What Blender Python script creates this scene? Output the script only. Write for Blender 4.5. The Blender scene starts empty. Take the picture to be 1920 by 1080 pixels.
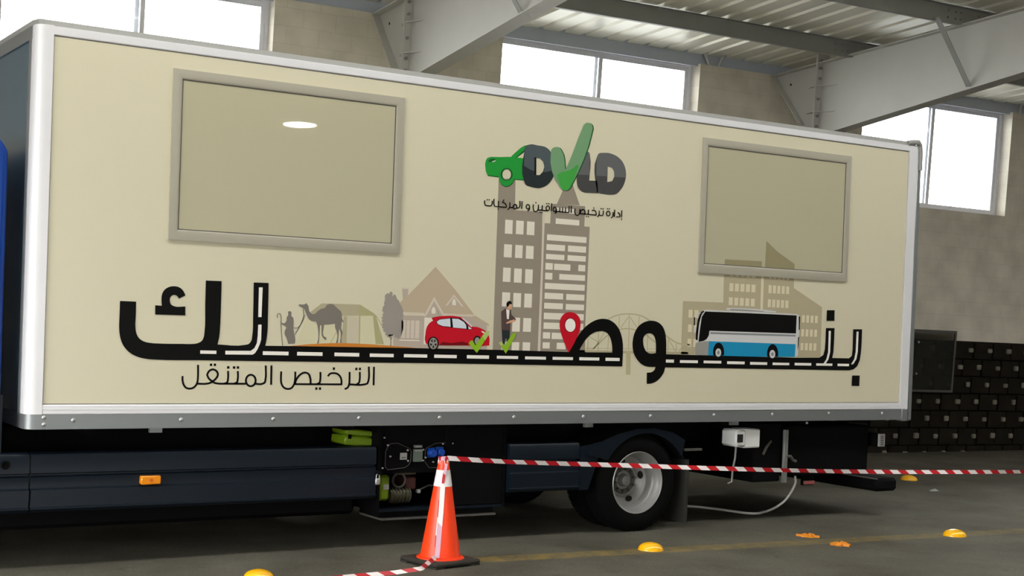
import bpy, math, random
from mathutils import Vector, Matrix
from mathutils.geometry import tessellate_polygon
random.seed(7)
S = bpy.context.scene
COL = S.collection

# ------------------------------------------------------------------ camera
# world frame: x along the truck (front = 0), y into the hall, z up; floor z = 0, truck side at y = 0
F_PX, CX, CY = 2650.0, 960.0, 632.0
CAM = Vector((-2.47704961, -9.74821594, 1.83895578))
R = Matrix(((0.84275261, -0.5370396, 0.03683074),
            (0.02358496, -0.03151705, -0.99922491),
            (0.53778415, 0.84296805, -0.01389502)))      # world -> (right, down, forward)
cam_d = bpy.data.cameras.new('camera')
cam = bpy.data.objects.new('camera', cam_d)
COL.objects.link(cam)
right, down, fwd = R[0], R[1], R[2]
rotm = Matrix((right, -down, -fwd)).transposed()
cam.matrix_world = Matrix.Translation(CAM) @ rotm.to_4x4()
cam_d.sensor_fit = 'HORIZONTAL'
cam_d.sensor_width = 36.0
cam_d.lens = 36.0 * F_PX / 1920.0
cam_d.shift_y = (CY - 540.0) / 1920.0
cam_d.clip_start = 0.1
cam_d.clip_end = 500
S.camera = cam

# ------------------------------------------------------------------ daylight
world = bpy.data.worlds.new('overcast_sky')
S.world = world
world.use_nodes = True
wn = world.node_tree
wn.nodes.clear()
w_out = wn.nodes.new('ShaderNodeOutputWorld')
w_bg = wn.nodes.new('ShaderNodeBackground')
w_tc = wn.nodes.new('ShaderNodeTexCoord')
w_sep = wn.nodes.new('ShaderNodeSeparateXYZ')
w_ramp = wn.nodes.new('ShaderNodeValToRGB')
w_ramp.color_ramp.elements[0].position = 0.42
w_ramp.color_ramp.elements[0].color = (0.30, 0.30, 0.29, 1)
w_ramp.color_ramp.elements[1].position = 0.56
w_ramp.color_ramp.elements[1].color = (1.0, 0.99, 0.96, 1)
w_map = wn.nodes.new('ShaderNodeMapRange')
w_map.inputs['From Min'].default_value = -1
w_map.inputs['From Max'].default_value = 1
wn.links.new(w_tc.outputs['Generated'], w_sep.inputs[0])
wn.links.new(w_sep.outputs['Z'], w_map.inputs['Value'])
wn.links.new(w_map.outputs[0], w_ramp.inputs[0])
wn.links.new(w_ramp.outputs[0], w_bg.inputs['Color'])
w_bg.inputs['Strength'].default_value = 13.0
wn.links.new(w_bg.outputs[0], w_out.inputs[0])

S.view_settings.view_transform = 'Standard'
S.view_settings.look = 'None'
S.view_settings.exposure = 0.28
S.view_settings.gamma = 1.0
S.view_settings.use_curve_mapping = False

# ------------------------------------------------------------------ frames and picking helpers
BO = Vector((0.43113771, 6.22552521, 0.12375092))
B3 = Matrix(((0.99758832, 0.06921086, 0.00523529),
             (-0.06892335, 0.99669558, -0.04298243),
             (-0.00819284, 0.04251793, 0.99906211)))
BM = Matrix.Translation(BO) @ B3.to_4x4()        # hall frame: x along the rear wall, y = 0 its inner face
W = Matrix.Identity(4)

def ray(px, py):
    v = Vector(((px - CX) / F_PX, (py - CY) / F_PX, 1.0))
    return R.transposed() @ v

def unp(px, py, axis, val):
    r = ray(px, py)
    t = (val - CAM[axis]) / r[axis]
    return CAM + r * t

def on_side(px, py, y=0.0):
    p = unp(px, py, 1, y)
    return p.x, p.z

# ------------------------------------------------------------------ materials
def lin(c):
    return tuple(((v / 255) / 12.92 if v / 255 <= 0.04045 else (((v / 255) + 0.055) / 1.055) ** 2.4) for v in c)

MATS = {}
def mat(name, srgb, rough=0.5, metal=0.0, var=0.0, scale=6.0, bump=0.0, bscale=40.0, coat=0.0, spec=0.5, emit=None, linear=None):
    if name in MATS:
        return MATS[name]
    m = bpy.data.materials.new(name)
    m.use_nodes = True
    nt = m.node_tree
    b = nt.nodes['Principled BSDF']
    c = linear if linear else lin(srgb)
    b.inputs['Base Color'].default_value = (*c, 1)
    b.inputs['Roughness'].default_value = rough
    b.inputs['Metallic'].default_value = metal
    b.inputs['Specular IOR Level'].default_value = spec
    b.inputs['Coat Weight'].default_value = coat
    b.inputs['Coat Roughness'].default_value = 0.012
    tc = nt.nodes.new('ShaderNodeTexCoord')
    if var > 0:
        n = nt.nodes.new('ShaderNodeTexNoise')
        n.inputs['Scale'].default_value = scale
        n.inputs['Detail'].default_value = 6
        mx = nt.nodes.new('ShaderNodeMix')
        mx.data_type = 'RGBA'
        lo = tuple(v * (1 - var) for v in c)
        hi = tuple(min(1, v * (1 + var)) for v in c)
        mx.inputs['A'].default_value = (*lo, 1)
        mx.inputs['B'].default_value = (*hi, 1)
        nt.links.new(tc.outputs['Object'], n.inputs['Vector'])
        nt.links.new(n.outputs['Fac'], mx.inputs['Factor'])
        nt.links.new(mx.outputs['Result'], b.inputs['Base Color'])
    if bump > 0:
        n2 = nt.nodes.new('ShaderNodeTexNoise')
        n2.inputs['Scale'].default_value = bscale
        n2.inputs['Detail'].default_value = 5
        bp = nt.nodes.new('ShaderNodeBump')
        bp.inputs['Strength'].default_value = bump
        bp.inputs['Distance'].default_value = 0.01
        nt.links.new(tc.outputs['Object'], n2.inputs['Vector'])
        nt.links.new(n2.outputs['Fac'], bp.inputs['Height'])
        nt.links.new(bp.outputs[0], b.inputs['Normal'])
    if emit:
        b.inputs['Emission Color'].default_value = (*c, 1)
        b.inputs['Emission Strength'].default_value = emit
    MATS[name] = m
    return m

def glass_mat():
    m = bpy.data.materials.new('window_glass')
    m.use_nodes = True
    nt = m.node_tree
    nt.nodes.clear()
    o = nt.nodes.new('ShaderNodeOutputMaterial')
    t = nt.nodes.new('ShaderNodeBsdfTransparent')
    t.inputs[0].default_value = (0.93, 0.95, 0.96, 1)
    g = nt.nodes.new('ShaderNodeBsdfGlossy')
    g.inputs['Roughness'].default_value = 0.03
    fr = nt.nodes.new('ShaderNodeFresnel')
    fr.inputs['IOR'].default_value = 1.3
    mx = nt.nodes.new('ShaderNodeMixShader')
    nt.links.new(fr.outputs[0], mx.inputs[0])
    nt.links.new(t.outputs[0], mx.inputs[1])
    nt.links.new(g.outputs[0], mx.inputs[2])
    nt.links.new(mx.outputs[0], o.inputs[0])
    return m

def tinted_mat():
    m = bpy.data.materials.new('smoked_glass')
    m.use_nodes = True
    nt = m.node_tree
    nt.nodes.clear()
    o = nt.nodes.new('ShaderNodeOutputMaterial')
    t = nt.nodes.new('ShaderNodeBsdfTransparent')
    t.inputs[0].default_value = (0.55, 0.55, 0.50, 1)
    g = nt.nodes.new('ShaderNodeBsdfDiffuse')
    g.inputs[0].default_value = (0.10, 0.10, 0.09, 1)
    mx = nt.nodes.new('ShaderNodeMixShader')
    mx.inputs[0].default_value = 0.22
    nt.links.new(t.outputs[0], mx.inputs[1])
    nt.links.new(g.outputs[0], mx.inputs[2])
    nt.links.new(mx.outputs[0], o.inputs[0])
    return m

def floor_mat():
    m = bpy.data.materials.new('worn_concrete_floor')
    m.use_nodes = True
    nt = m.node_tree
    N, L = nt.nodes, nt.links
    b = N['Principled BSDF']
    b.inputs['Roughness'].default_value = 0.75
    b.inputs['Specular IOR Level'].default_value = 0.10
    tc = N.new('ShaderNodeTexCoord')
    def noise(scale, detail=8, rough=0.6):
        n = N.new('ShaderNodeTexNoise')
        n.inputs['Scale'].default_value = scale
        n.inputs['Detail'].default_value = detail
        n.inputs['Roughness'].default_value = rough
        L.new(tc.outputs['Object'], n.inputs['Vector'])
        return n
    def ramp(src, stops):
        r = N.new('ShaderNodeValToRGB')
        e = r.color_ramp.elements
        e[0].position, e[0].color = stops[0][0], (*stops[0][1], 1)
        e[1].position, e[1].color = stops[1][0], (*stops[1][1], 1)
        for s in stops[2:]:
            x = e.new(s[0]); x.color = (*s[1], 1)
        L.new(src, r.inputs[0])
        return r
    def mth(op, a, bb=None, clamp=False):
        n = N.new('ShaderNodeMath'); n.operation = op; n.use_clamp = clamp
        for i, v in enumerate((a, bb)):
            if v is None: continue
            if isinstance(v, (int, float)): n.inputs[i].default_value = v
            else: L.new(v, n.inputs[i])
        return n.outputs[0]
    def mix(f, a, bb, mode='MIX'):
        n = N.new('ShaderNodeMix'); n.data_type = 'RGBA'; n.blend_type = mode
        if isinstance(f, (int, float)): n.inputs['Factor'].default_value = f
        else: L.new(f, n.inputs['Factor'])
        for k, v in (('A', a), ('B', bb)):
            if isinstance(v, tuple): n.inputs[k].default_value = (*v, 1)
            else: L.new(v, n.inputs[k])
        return n.outputs['Result']
    base = ramp(noise(1.1).outputs['Fac'], [(0.3, FLOOR_LO), (0.72, FLOOR_HI)])
    fine = ramp(noise(38, 4).outputs['Fac'], [(0.3, (0.78, 0.78, 0.78)), (0.7, (1.12, 1.12, 1.1))])
    c = mix(1.0, base.outputs[0], fine.outputs[0], 'MULTIPLY')
    st = ramp(noise(2.6, 10, 0.7).outputs['Fac'], [(0.60, (0, 0, 0)), (0.72, (1, 1, 1))])
    c = mix(mth('MULTIPLY', st.outputs[0], 0.55), c, (0.030, 0.026, 0.020))
    # the worn yellow lane line
    sx = N.new('ShaderNodeSeparateXYZ'); L.new(tc.outputs['Object'], sx.inputs[0])
    xx, yy = sx.outputs['X'], sx.outputs['Y']
    wob = mth('MULTIPLY', mth('SUBTRACT', noise(3.0, 3).outputs['Fac'], 0.5), 0.05)
    d = mth('ADD', mth('ADD', yy, mth('MULTIPLY', mth('SUBTRACT', xx, 3.2), 0.080)), 0.675)
    d = mth('ABSOLUTE', mth('ADD', d, wob))
    inl = mth('MULTIPLY', mth('SUBTRACT', 0.125, d), 45.0, True)
    start = mth('MULTIPLY', mth('SUBTRACT', xx, 2.55), 3.0, True)
    wear = ramp(noise(7.0, 8, 0.7).outputs['Fac'], [(0.36, (0.15, 0.15, 0.15)), (0.60, (1, 1, 1))])
    fac = mth('MULTIPLY', mth('MULTIPLY', inl, start), wear.outputs[0])
    fade = mth('SUBTRACT', 1.0, mth('MULTIPLY', xx, 0.07), True)
    c = mix(mth('MULTIPLY', fac, fade), c, (0.27, 0.19, 0.055))
    L.new(c, b.inputs['Base Color'])
    bp = N.new('ShaderNodeBump'); bp.inputs['Strength'].default_value = 0.25; bp.inputs['Distance'].default_value = 0.01
    L.new(noise(60, 4).outputs['Fac'], bp.inputs['Height']); L.new(bp.outputs[0], b.inputs['Normal'])
    return m

def block_mat(name, c1, c2, cm, sx, sz):
    m = bpy.data.materials.new(name)
    m.use_nodes = True
    nt = m.node_tree
    N, L = nt.nodes, nt.links
    b = N['Principled BSDF']
    b.inputs['Roughness'].default_value = 0.85
    b.inputs['Specular IOR Level'].default_value = 0.2
    tc = N.new('ShaderNodeTexCoord')
    mp = N.new('ShaderNodeMapping')
    mp.inputs['Rotation'].default_value = (math.radians(90), 0, 0)
    br = N.new('ShaderNodeTexBrick')
    br.inputs['Scale'].default_value = 1.0
    br.inputs['Brick Width'].default_value = sx
    br.inputs['Row Height'].default_value = sz
    br.inputs['Mortar Size'].default_value = 0.006
    br.inputs['Mortar Smooth'].default_value = 0.6
    br.inputs['Color1'].default_value = (*lin(c1), 1)
    br.inputs['Color2'].default_value = (*lin(c2), 1)
    br.inputs['Mortar'].default_value = (*lin(cm), 1)
    L.new(tc.outputs['Object'], mp.inputs[0]); L.new(mp.outputs[0], br.inputs['Vector'])
    n = N.new('ShaderNodeTexNoise'); n.inputs['Scale'].default_value = 2.5; n.inputs['Detail'].default_value = 8
    L.new(tc.outputs['Object'], n.inputs['Vector'])
    r = N.new('ShaderNodeValToRGB')
    r.color_ramp.elements[0].position = 0.3; r.color_ramp.elements[0].color = (0.82, 0.81, 0.79, 1)
    r.color_ramp.elements[1].position = 0.7; r.color_ramp.elements[1].color = (1.05, 1.04, 1.02, 1)
    L.new(n.outputs['Fac'], r.inputs[0])
    mx = N.new('ShaderNodeMix'); mx.data_type = 'RGBA'; mx.blend_type = 'MULTIPLY'; mx.inputs['Factor'].default_value = 1
    L.new(br.outputs['Color'], mx.inputs['A']); L.new(r.outputs[0], mx.inputs['B'])
    L.new(mx.outputs['Result'], b.inputs['Base Color'])
    bp = N.new('ShaderNodeBump'); bp.inputs['Strength'].default_value = 0.12; bp.inputs['Distance'].default_value = 0.004
    L.new(br.outputs['Fac'], bp.inputs['Height']); bp.invert = True
    L.new(bp.outputs[0], b.inputs['Normal'])
    return m

FLOOR_LO, FLOOR_HI = (0.072, 0.067, 0.053), (0.140, 0.134, 0.110)
M_FLOOR = floor_mat()
M_WALL = block_mat('painted_block_wall', (224, 218, 206), (220, 214, 202), (212, 206, 194), 0.41, 0.21)
M_GLASS = glass_mat()
M_SMOKE = tinted_mat()
M_ALU = mat('window_aluminium', (232, 232, 238), 0.4)
M_STEEL = mat('painted_grey_steel', (192, 191, 186), 0.6, 0, 0.06, 3)
M_PURLIN = mat('galvanised_purlin', (150, 151, 146), 0.55, 0.2, 0.08, 5)
M_EAVE = mat('eave_steel', (186, 194, 208), 0.6, 0, 0.05, 3)
M_ROOF = mat('roof_sheet', (246, 243, 230), 0.36, 0.15, 0.08, 1.3)
M_BOLT = mat('bolt_steel', (150, 150, 150), 0.4, 0.8)
M_DARKBLOCK = mat('dark_rough_block', (34, 31, 25), 0.95, 0, 0.5, 4, 0.5, 25, spec=0.1)
M_NUB = mat('pale_block_nub', (118, 114, 102), 0.9, 0, 0.3, 12)
M_CREAM = mat('cream_film', (210, 204, 178), 0.30, 0, 0.02, 0.8, coat=0.15)
M_WHITE = mat('white_extrusion', (225, 225, 228), 0.35, 0.1)
M_GUT = mat('grey_sealant', (150, 150, 146), 0.6)
M_RAIL = mat('aluminium_rail', (140, 144, 146), 0.4, 0.55)
M_SLATE = mat('slate_front_panel', (66, 98, 118), 0.25, 0.35)
M_FRAME = mat('beige_window_frame', (166, 162, 146), 0.45)
M_PANE = mat('tan_film_pane', (184, 179, 152), 0.015, 0, coat=1.0)
M_NAVY = mat('navy_plastic', (10, 20, 30), 0.40, 0, 0.1, 4, spec=0.25)
M_BLACK = mat('black_chassis', (5, 5, 6), 0.75, spec=0.1)
M_RUBBER = mat('tyre_rubber', (6, 6, 6), 0.9, 0, 0.2, 20, spec=0.1)
M_RIM = mat('silver_rim', (150, 150, 148), 0.42, 0.45, 0.1, 8)
M_RIMD = mat('dirty_hub', (84, 82, 78), 0.55, 0.3, 0.3, 30)
M_HOLE = mat('dark_opening', (3, 3, 3), 0.9)
M_CAB = mat('blue_cab_paint', (8, 58, 142), 0.35, 0, spec=0.3)
M_AMBER = mat('amber_lens', (235, 140, 15), 0.2, 0, coat=0.5)
M_ORANGE = mat('cone_orange', (250, 66, 18), 0.4)
M_REFL = mat('white_reflective', (236, 232, 232), 0.35)
M_CBASE = mat('cone_rubber_base', (44, 40, 34), 0.85, 0, 0.2, 20)
M_TRED = mat('tape_red', (188, 18, 34), 0.4)
M_TWHITE = mat('tape_white', (236, 230, 230), 0.4)
M_TPINK = mat('tape_back_pink', (214, 170, 190), 0.45)
M_DOME = mat('yellow_dome', (250, 186, 10), 0.25, coat=0.5)
M_DOMEO = mat('broken_orange', (225, 140, 25), 0.5, 0, 0.15, 30)
M_CABLE = mat('white_cable', (205, 205, 200), 0.45)
M_BOXW = mat('white_plastic', (214, 216, 214), 0.45)
M_LIME = mat('lime_plastic', (104, 132, 10), 0.45)
M_BLUE = mat('socket_blue', (8, 62, 150), 0.4)
M_LABEL = mat('plate_grey', (150, 150, 148), 0.5)
M_LABEL2 = mat('plate_green_grey', (92, 104, 94), 0.5)
M_MET = mat('bright_metal', (178, 180, 180), 0.35, 0.6)
M_FLAP = mat('mud_flap', (44, 44, 42), 0.85, spec=0.2)
M_RED = mat('red_lens', (170, 30, 30), 0.3)
M_BRASS = mat('machinery', (70, 66, 50), 0.5, 0.3, 0.3, 30)
M_GALV = mat('galvanised_bar', (128, 130, 128), 0.45, 0.4)
M_LITTER = mat('white_litter', (170, 170, 170), 0.8)

# ------------------------------------------------------------------ mesh building
class MB:
    def __init__(s):
        s.v, s.f, s.m, s.sm, s.mats = [], [], [], [], []
    def mi(s, m):
        if m not in s.mats: s.mats.append(m)
        return s.mats.index(m)
    def add(s, verts, faces, m, smooth=False):
        o = len(s.v); k = s.mi(m)
        s.v += [Vector(p) for p in verts]
        for f in faces:
            s.f.append([i + o for i in f]); s.m.append(k); s.sm.append(smooth)
        return s
    def box(s, x0, x1, y0, y1, z0, z1, m, M=None):
        vs = [(x, y, z) for x in (x0, x1) for y in (y0, y1) for z in (z0, z1)]
        if M: vs = [M @ Vector(p) for p in vs]
        return s.add(vs, [(0, 1, 3, 2), (4, 6, 7, 5), (0, 4, 5, 1), (2, 3, 7, 6), (0, 2, 6, 4), (1, 5, 7, 3)], m)
    def bbox(s, x0, x1, y0, y1, z0, z1, m, b=0.01, M=None):
        # box with chamfered vertical + horizontal edges
        cx, cy, cz = (x0 + x1) / 2, (y0 + y1) / 2, (z0 + z1) / 2
        hx, hy, hz = (x1 - x0) / 2, (y1 - y0) / 2, (z1 - z0) / 2
        vs, idx = [], {}
        for sx in (-1, 1):
            for sy in (-1, 1):
                for sz in (-1, 1):
                    for a in range(3):
                        d = [hx - b, hy - b, hz - b]; d[a] += b
                        idx[(sx, sy, sz, a)] = len(vs)
                        vs.append((cx + sx * d[0], cy + sy * d[1], cz + sz * d[2]))
        fs = []
        for a in range(3):
            u, w = [i for i in range(3) if i != a]
            for sg in (-1, 1):
                q = []
                for (p, r) in ((-1, -1), (1, -1), (1, 1), (-1, 1)):
                    k = [0, 0, 0]; k[a] = sg; k[u] = p; k[w] = r
                    q.append(idx[(*k, a)])
                fs.append(q)
        for a in range(3):           # edges along axis a
            u, w = [i for i in range(3) if i != a]
            for p in (-1, 1):
                for r in (-1, 1):
                    k0 = [0, 0, 0]; k0[u] = p; k0[w] = r
                    k0[a] = -1; k1 = list(k0); k1[a] = 1
                    fs.append([idx[(*k0, u)], idx[(*k1, u)], idx[(*k1, w)], idx[(*k0, w)]])
        for k in [(a, bb, c) for a in (-1, 1) for bb in (-1, 1) for c in (-1, 1)]:
            fs.append([idx[(*k, 0)], idx[(*k, 1)], idx[(*k, 2)]])
        if M: vs = [M @ Vector(p) for p in vs]
        return s.add(vs, fs, m)
    def prism(s, poly, axis, a0, a1, m, smooth=False):
        # poly of 2-D points in the two other axes, extruded along axis
        def mk(p, a):
            q = [0, 0, 0]; o = [i for i in range(3) if i != axis]
            q[axis] = a; q[o[0]] = p[0]; q[o[1]] = p[1]
            return tuple(q)
        n = len(poly)
        vs = [mk(p, a0) for p in poly] + [mk(p, a1) for p in poly]
        fs = [(i, (i + 1) % n, n + (i + 1) % n, n + i) for i in range(n)]
        s.add(vs, fs, m, smooth)
        tr = tessellate_polygon([[Vector((p[0], p[1], 0)) for p in poly]])
        s.add(vs, [t for t in tr] + [tuple(i + n for i in t) for t in tr], m)
        return s
    def cyl(s, p0, p1, r0, m, r1=None, n=16, caps=True, smooth=True):
        p0, p1 = Vector(p0), Vector(p1)
        r1 = r0 if r1 is None else r1
        d = (p1 - p0).normalized()
        a = d.orthogonal().normalized(); b = d.cross(a)
        vs = []
        for p, r in ((p0, r0), (p1, r1)):
            for i in range(n):
                t = 2 * math.pi * i / n
                vs.append(p + a * (r * math.cos(t)) + b * (r * math.sin(t)))
        s.add(vs, [(i, (i + 1) % n, n + (i + 1) % n, n + i) for i in range(n)], m, smooth)
        if caps:
            s.add(vs, [tuple(range(n)), tuple(range(2 * n - 1, n - 1, -1))], m)
        return s
    def lathe(s, prof, c, axis, m, n=48, smooth=True):
        # prof: (radius, position along axis); full turn about axis through c
        c = Vector(c); o = [i for i in range(3) if i != axis]
        vs = []
        for r, a in prof:
            for i in range(n):
                t = 2 * math.pi * i / n
                q = [0, 0, 0]; q[axis] = a; q[o[0]] = r * math.cos(t); q[o[1]] = r * math.sin(t)
                vs.append(c + Vector(q))
        fs = []
        for k in range(len(prof) - 1):
            for i in range(n):
                j = (i + 1) % n
                fs.append((k * n + i, k * n + j, (k + 1) * n + j, (k + 1) * n + i))
        return s.add(vs, fs, m, smooth)
    def tube(s, pts, r, m, n=10):
        pts = [Vector(p) for p in pts]
        vs = []; ref = None
        for i, p in enumerate(pts):
            d = (pts[min(i + 1, len(pts) - 1)] - pts[max(i - 1, 0)]).normalized()
            if ref is None: ref = d.orthogonal().normalized()
            a = (ref - d * ref.dot(d)).normalized(); ref = a
            b = d.cross(a)
            for k in range(n):
                t = 2 * math.pi * k / n
                vs.append(p + a * (r * math.cos(t)) + b * (r * math.sin(t)))
        fs = [(i * n + k, i * n + (k + 1) % n, (i + 1) * n + (k + 1) % n, (i + 1) * n + k) for i in range(len(pts) - 1) for k in range(n)]
        s.add(vs, fs, m, True)
        s.add(vs, [tuple(range(n)), tuple(range(len(vs) - n, len(vs)))], m)
        return s
    def build(s, name, parent=None, frame=W, fix=True):
        vs = s.v
        off = Vector((0, 0, 0))
        if parent is None:
            lo = [min(p[i] for p in vs) for i in range(3)]; hi = [max(p[i] for p in vs) for i in range(3)]
            off = Vector(((lo[0] + hi[0]) / 2, (lo[1] + hi[1]) / 2, lo[2]))
        me = bpy.data.meshes.new(name)
        me.from_pydata([p - off for p in vs], [], s.f)
        for m in s.mats: me.materials.append(m)
        for p, k, sm in zip(me.polygons, s.m, s.sm):
            p.material_index = k; p.use_smooth = sm
        if fix:
            import bmesh
            bm = bmesh.new(); bm.from_mesh(me)
            bmesh.ops.remove_doubles(bm, verts=bm.verts, dist=1e-6)
            bmesh.ops.recalc_face_normals(bm, faces=bm.faces)
            bm.to_mesh(me); bm.free()
            me.set_sharp_from_angle(angle=math.radians(38))
        me.validate()
        o = bpy.data.objects.new(name, me)
        COL.objects.link(o)
        F = frame @ Matrix.Translation(off)
        attach(o, parent, F)
        return o

FR = {}
def attach(o, parent, F):
    FR[o.name] = F
    if parent is not None:
        o.parent = parent
        o.matrix_parent_inverse = FR[parent.name].inverted()
    o.matrix_basis = F

def empty(name, loc, frame=W):
    o = bpy.data.objects.new(name, None)
    o.empty_display_size = 0.2
    COL.objects.link(o)
    attach(o, None, frame @ Matrix.Translation(Vector(loc)))
    return o

def tag(o, label=None, cat=None, group=None, kind=None):
    if label: o['label'] = label
    if cat: o['category'] = cat
    if group: o['group'] = group
    if kind: o['kind'] = kind
    return o

def copy_at(src, offset, name=None):
    """copy of a part (mesh data shared), moved by a world offset"""
    c = src.copy()
    COL.objects.link(c)
    c.matrix_basis = Matrix.Translation(Vector(offset)) @ src.matrix_basis
    return c

# ------------------------------------------------------------------ the hall: floor, wall, windows, roof
def structure(o, **k):
    return tag(o, kind='structure', **k)

b = MB()
b.add([(-22, -30, 0), (34, -30, 0), (34, 14, 0), (-22, 14, 0)], [(0, 1, 2, 3)], M_FLOOR)
fl = b.build('floor', fix=False)
fl.matrix_basis = W
for v in fl.data.vertices: v.co += Vector((6, -8, 0))
structure(fl, label='worn grey concrete floor with a faded yellow lane line', cat='floor')

# rear wall: block piers between window openings, sill height below; front face y = 0
XA, XB, ZT, ZS, TH = -9.0, 27.0, 5.375, 3.735, 0.30
OPEN = [(0.44, 3.516), (6.54, 9.613), (12.595, 15.671)]
b = MB()
b.box(XA, XB, 0, TH, -0.6, ZS, M_WALL)
e = XA
for x0, x1 in OPEN:
    b.box(e, x0, 0, TH, ZS, ZT, M_WALL); e = x1
b.box(e, XB, 0, TH, ZS, ZT, M_WALL)
wall = b.build('wall_rear', frame=BM)
structure(wall, label='pale plastered block wall behind the truck with high window openings', cat='wall')

# dark rough block base with pale nubs, at the right end of the wall
b = MB()
PW, PH = 0.41, 0.27
nrow = 7
for r in range(nrow):
    zc = 0.245 + (r) * PH - 0.27
    z0 = zc - 0.07
    xoff = 14.025 + (0 if (r % 2 == 1) else PW / 2)
    n0 = int((11.0 - xoff) / PW) - 1
    x = xoff + n0 * PW
    while x < 20.5:
        dy = random.uniform(-0.012, 0.012)
        b.box(x - PW + 0.09, x + 0.055, -0.10 + dy, 0.01, z0 - 0.06, z0 + PH - 0.085, M_DARKBLOCK)
        b.box(x - PW + 0.075, x + 0.07, -0.035, 0.01, z0 - 0.075, z0 + PH - 0.065, M_DARKBLOCK)
        b.bbox(x - 0.045, x + 0.045 + random.uniform(-.012, .012), -0.135 + dy, -0.09, zc - 0.035, zc + 0.04 + random.uniform(-.01, .012), M_NUB, 0.012)
        x += PW
b.build('block_base', wall, frame=BM)

# end wall at the right
b = MB()
b.box(XB, XB + 0.2, -26, 0.2, -0.6, 8.2, M_WALL)
structure(b.build('wall_right', frame=BM))

# unseen front wall; its tall doorways are added to let in some daylight
b = MB()
FY = -26.0
e = XA
for x0, x1 in ((-6.0, -2.5), (3.0, 6.0)):
    b.box(e, x0, FY - 0.2, FY, -1.5, 8.2, M_WALL); b.box(x0, x1, FY - 0.2, FY, 4.2, 8.2, M_WALL); e = x1
b.box(e, XB, FY - 0.2, FY, -1.5, 8.2, M_WALL)
wf = structure(b.build('wall_front', frame=BM))
for x0, x1, z0, z1 in ((11.6, 12.26, 5.14, 5.58), (10.55, 11.12, 4.63, 4.99), (12.96, 14.9, 4.6, 6.5)):
    b = MB(); b.bbox(x0, x1, FY, FY + 0.03, z0, z1, M_REFL, 0.01); b.build('mirrored_board', wf, BM)  # pale boards added to show as reflections in the truck's left pane

b = MB()       # unseen left end wall; the wide doorway is added to admit side light
LX = XA
b.box(LX - 0.2, LX, -26, -17, -1.5, 8.2, M_WALL); b.box(LX - 0.2, LX, -17, -7.5, 4.4, 8.2, M_WALL); b.box(LX - 0.2, LX, -7.5, 0.22, -1.0, 8.2, M_WALL)
structure(b.build('wall_left', frame=BM))

def make_window(n, x0, x1, label):
    zb, zt = ZS, 5.372
    y0, y1 = 0.20, 0.26
    root = empty('window_%d' % n, ((x0 + x1) / 2, 0.23, zb), BM)
    structure(root, label=label, cat='window')
    mid = (x0 + x1) / 2 + 0.035
    b = MB()
    fw = 0.036
    b.box(x0, x1, y0, y1, zb, zb + fw, M_ALU)
    b.box(x0, x1, y0, y1, zt - fw, zt, M_ALU)
    b.box(x0, x1, y0 - 0.012, y0, zt - 0.012, zt - 0.002, M_ALU)
    b.box(x1 - 0.012, x1 - 0.002, y0 - 0.012, y0, zb, zt - 0.012, M_ALU)
    b.box(x0, x0 + fw, y0, y1, zb + fw, zt - fw, M_ALU)
    b.box(x1 - fw, x1, y0, y1, zb + fw, zt - fw, M_ALU)
    b.build('window_frame', root, BM)
    for a, c, yy in ((x0 + fw, mid + 0.056, 0.206), (mid - 0.056, x1 - fw, 0.233)):
        s = MB()
        t = 0.052
        s.box(a, c, yy, yy + 0.024, zb + fw, zb + fw + t, M_ALU)
        s.box(a, c, yy, yy + 0.024, zt - fw - t, zt - fw, M_ALU)
        s.box(a, a + t, yy, yy + 0.024, zb + fw + t, zt - fw - t, M_ALU)
        s.box(c - t, c, yy, yy + 0.024, zb + fw + t, zt - fw - t, M_ALU)
        sash = s.build('sash', root, BM)
        g = MB()
        g.box(a + t, c - t, yy + 0.009, yy + 0.014, zb + fw + t, zt - fw - t, M_GLASS)
        g.build('pane', sash, BM)
    return root
make_window(1, *OPEN[0], 'high sliding window above the truck front, left of the first steel frame')
make_window(2, *OPEN[1], 'high sliding window above the truck middle, between the two steel frames')
make_window(3, *OPEN[2], 'high sliding window behind the truck rear, right of the second steel frame')

SKY0, SKY1 = -7.6, -8.15
# roof sheet, ribs running up the slope
def zroof(y):
    return 5.31 + 0.0895 * (-y - 0.07) + 0.215
b = MB()
P = 0.325
prof = []
x = XA - 0.1
while x < XB:
    prof += [(x, 0.0), (x + 0.235, 0.0), (x + 0.262, 0.036), (x + 0.298, 0.036)]
    x += P
prof.append((x, 0.0))
n = len(prof)
for Y0, Y1 in ((0.35, SKY0), (SKY1, -26.0)):       # gap between is added, out of view, so sky light reaches floor and truck
    vs = [(p[0], Y0, zroof(Y0) + p[1]) for p in prof] + [(p[0], Y1, zroof(Y1) + p[1]) for p in prof]
    b.add(vs, [(i, i + 1, n + i + 1, n + i) for i in range(n - 1)], M_ROOF)
roof = b.build('ceiling', frame=BM, fix=False)
structure(roof, label='ribbed pale metal roof sheeting over the purlins', cat='ceiling')

# eave beam over the windows
b = MB()
b.box(XA, XB, 0.06, 0.11, 5.345, 5.555, M_EAVE)
b.box(XA, XB, 0.02, 0.11, 5.535, 5.555, M_EAVE)
b.box(XA, XB, 0.11, 0.22, 5.375, 5.40, M_EAVE)
tag(b.build('eave_beam', frame=BM), 'blue-grey steel eave beam running along the top of the windows', 'beam')

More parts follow.
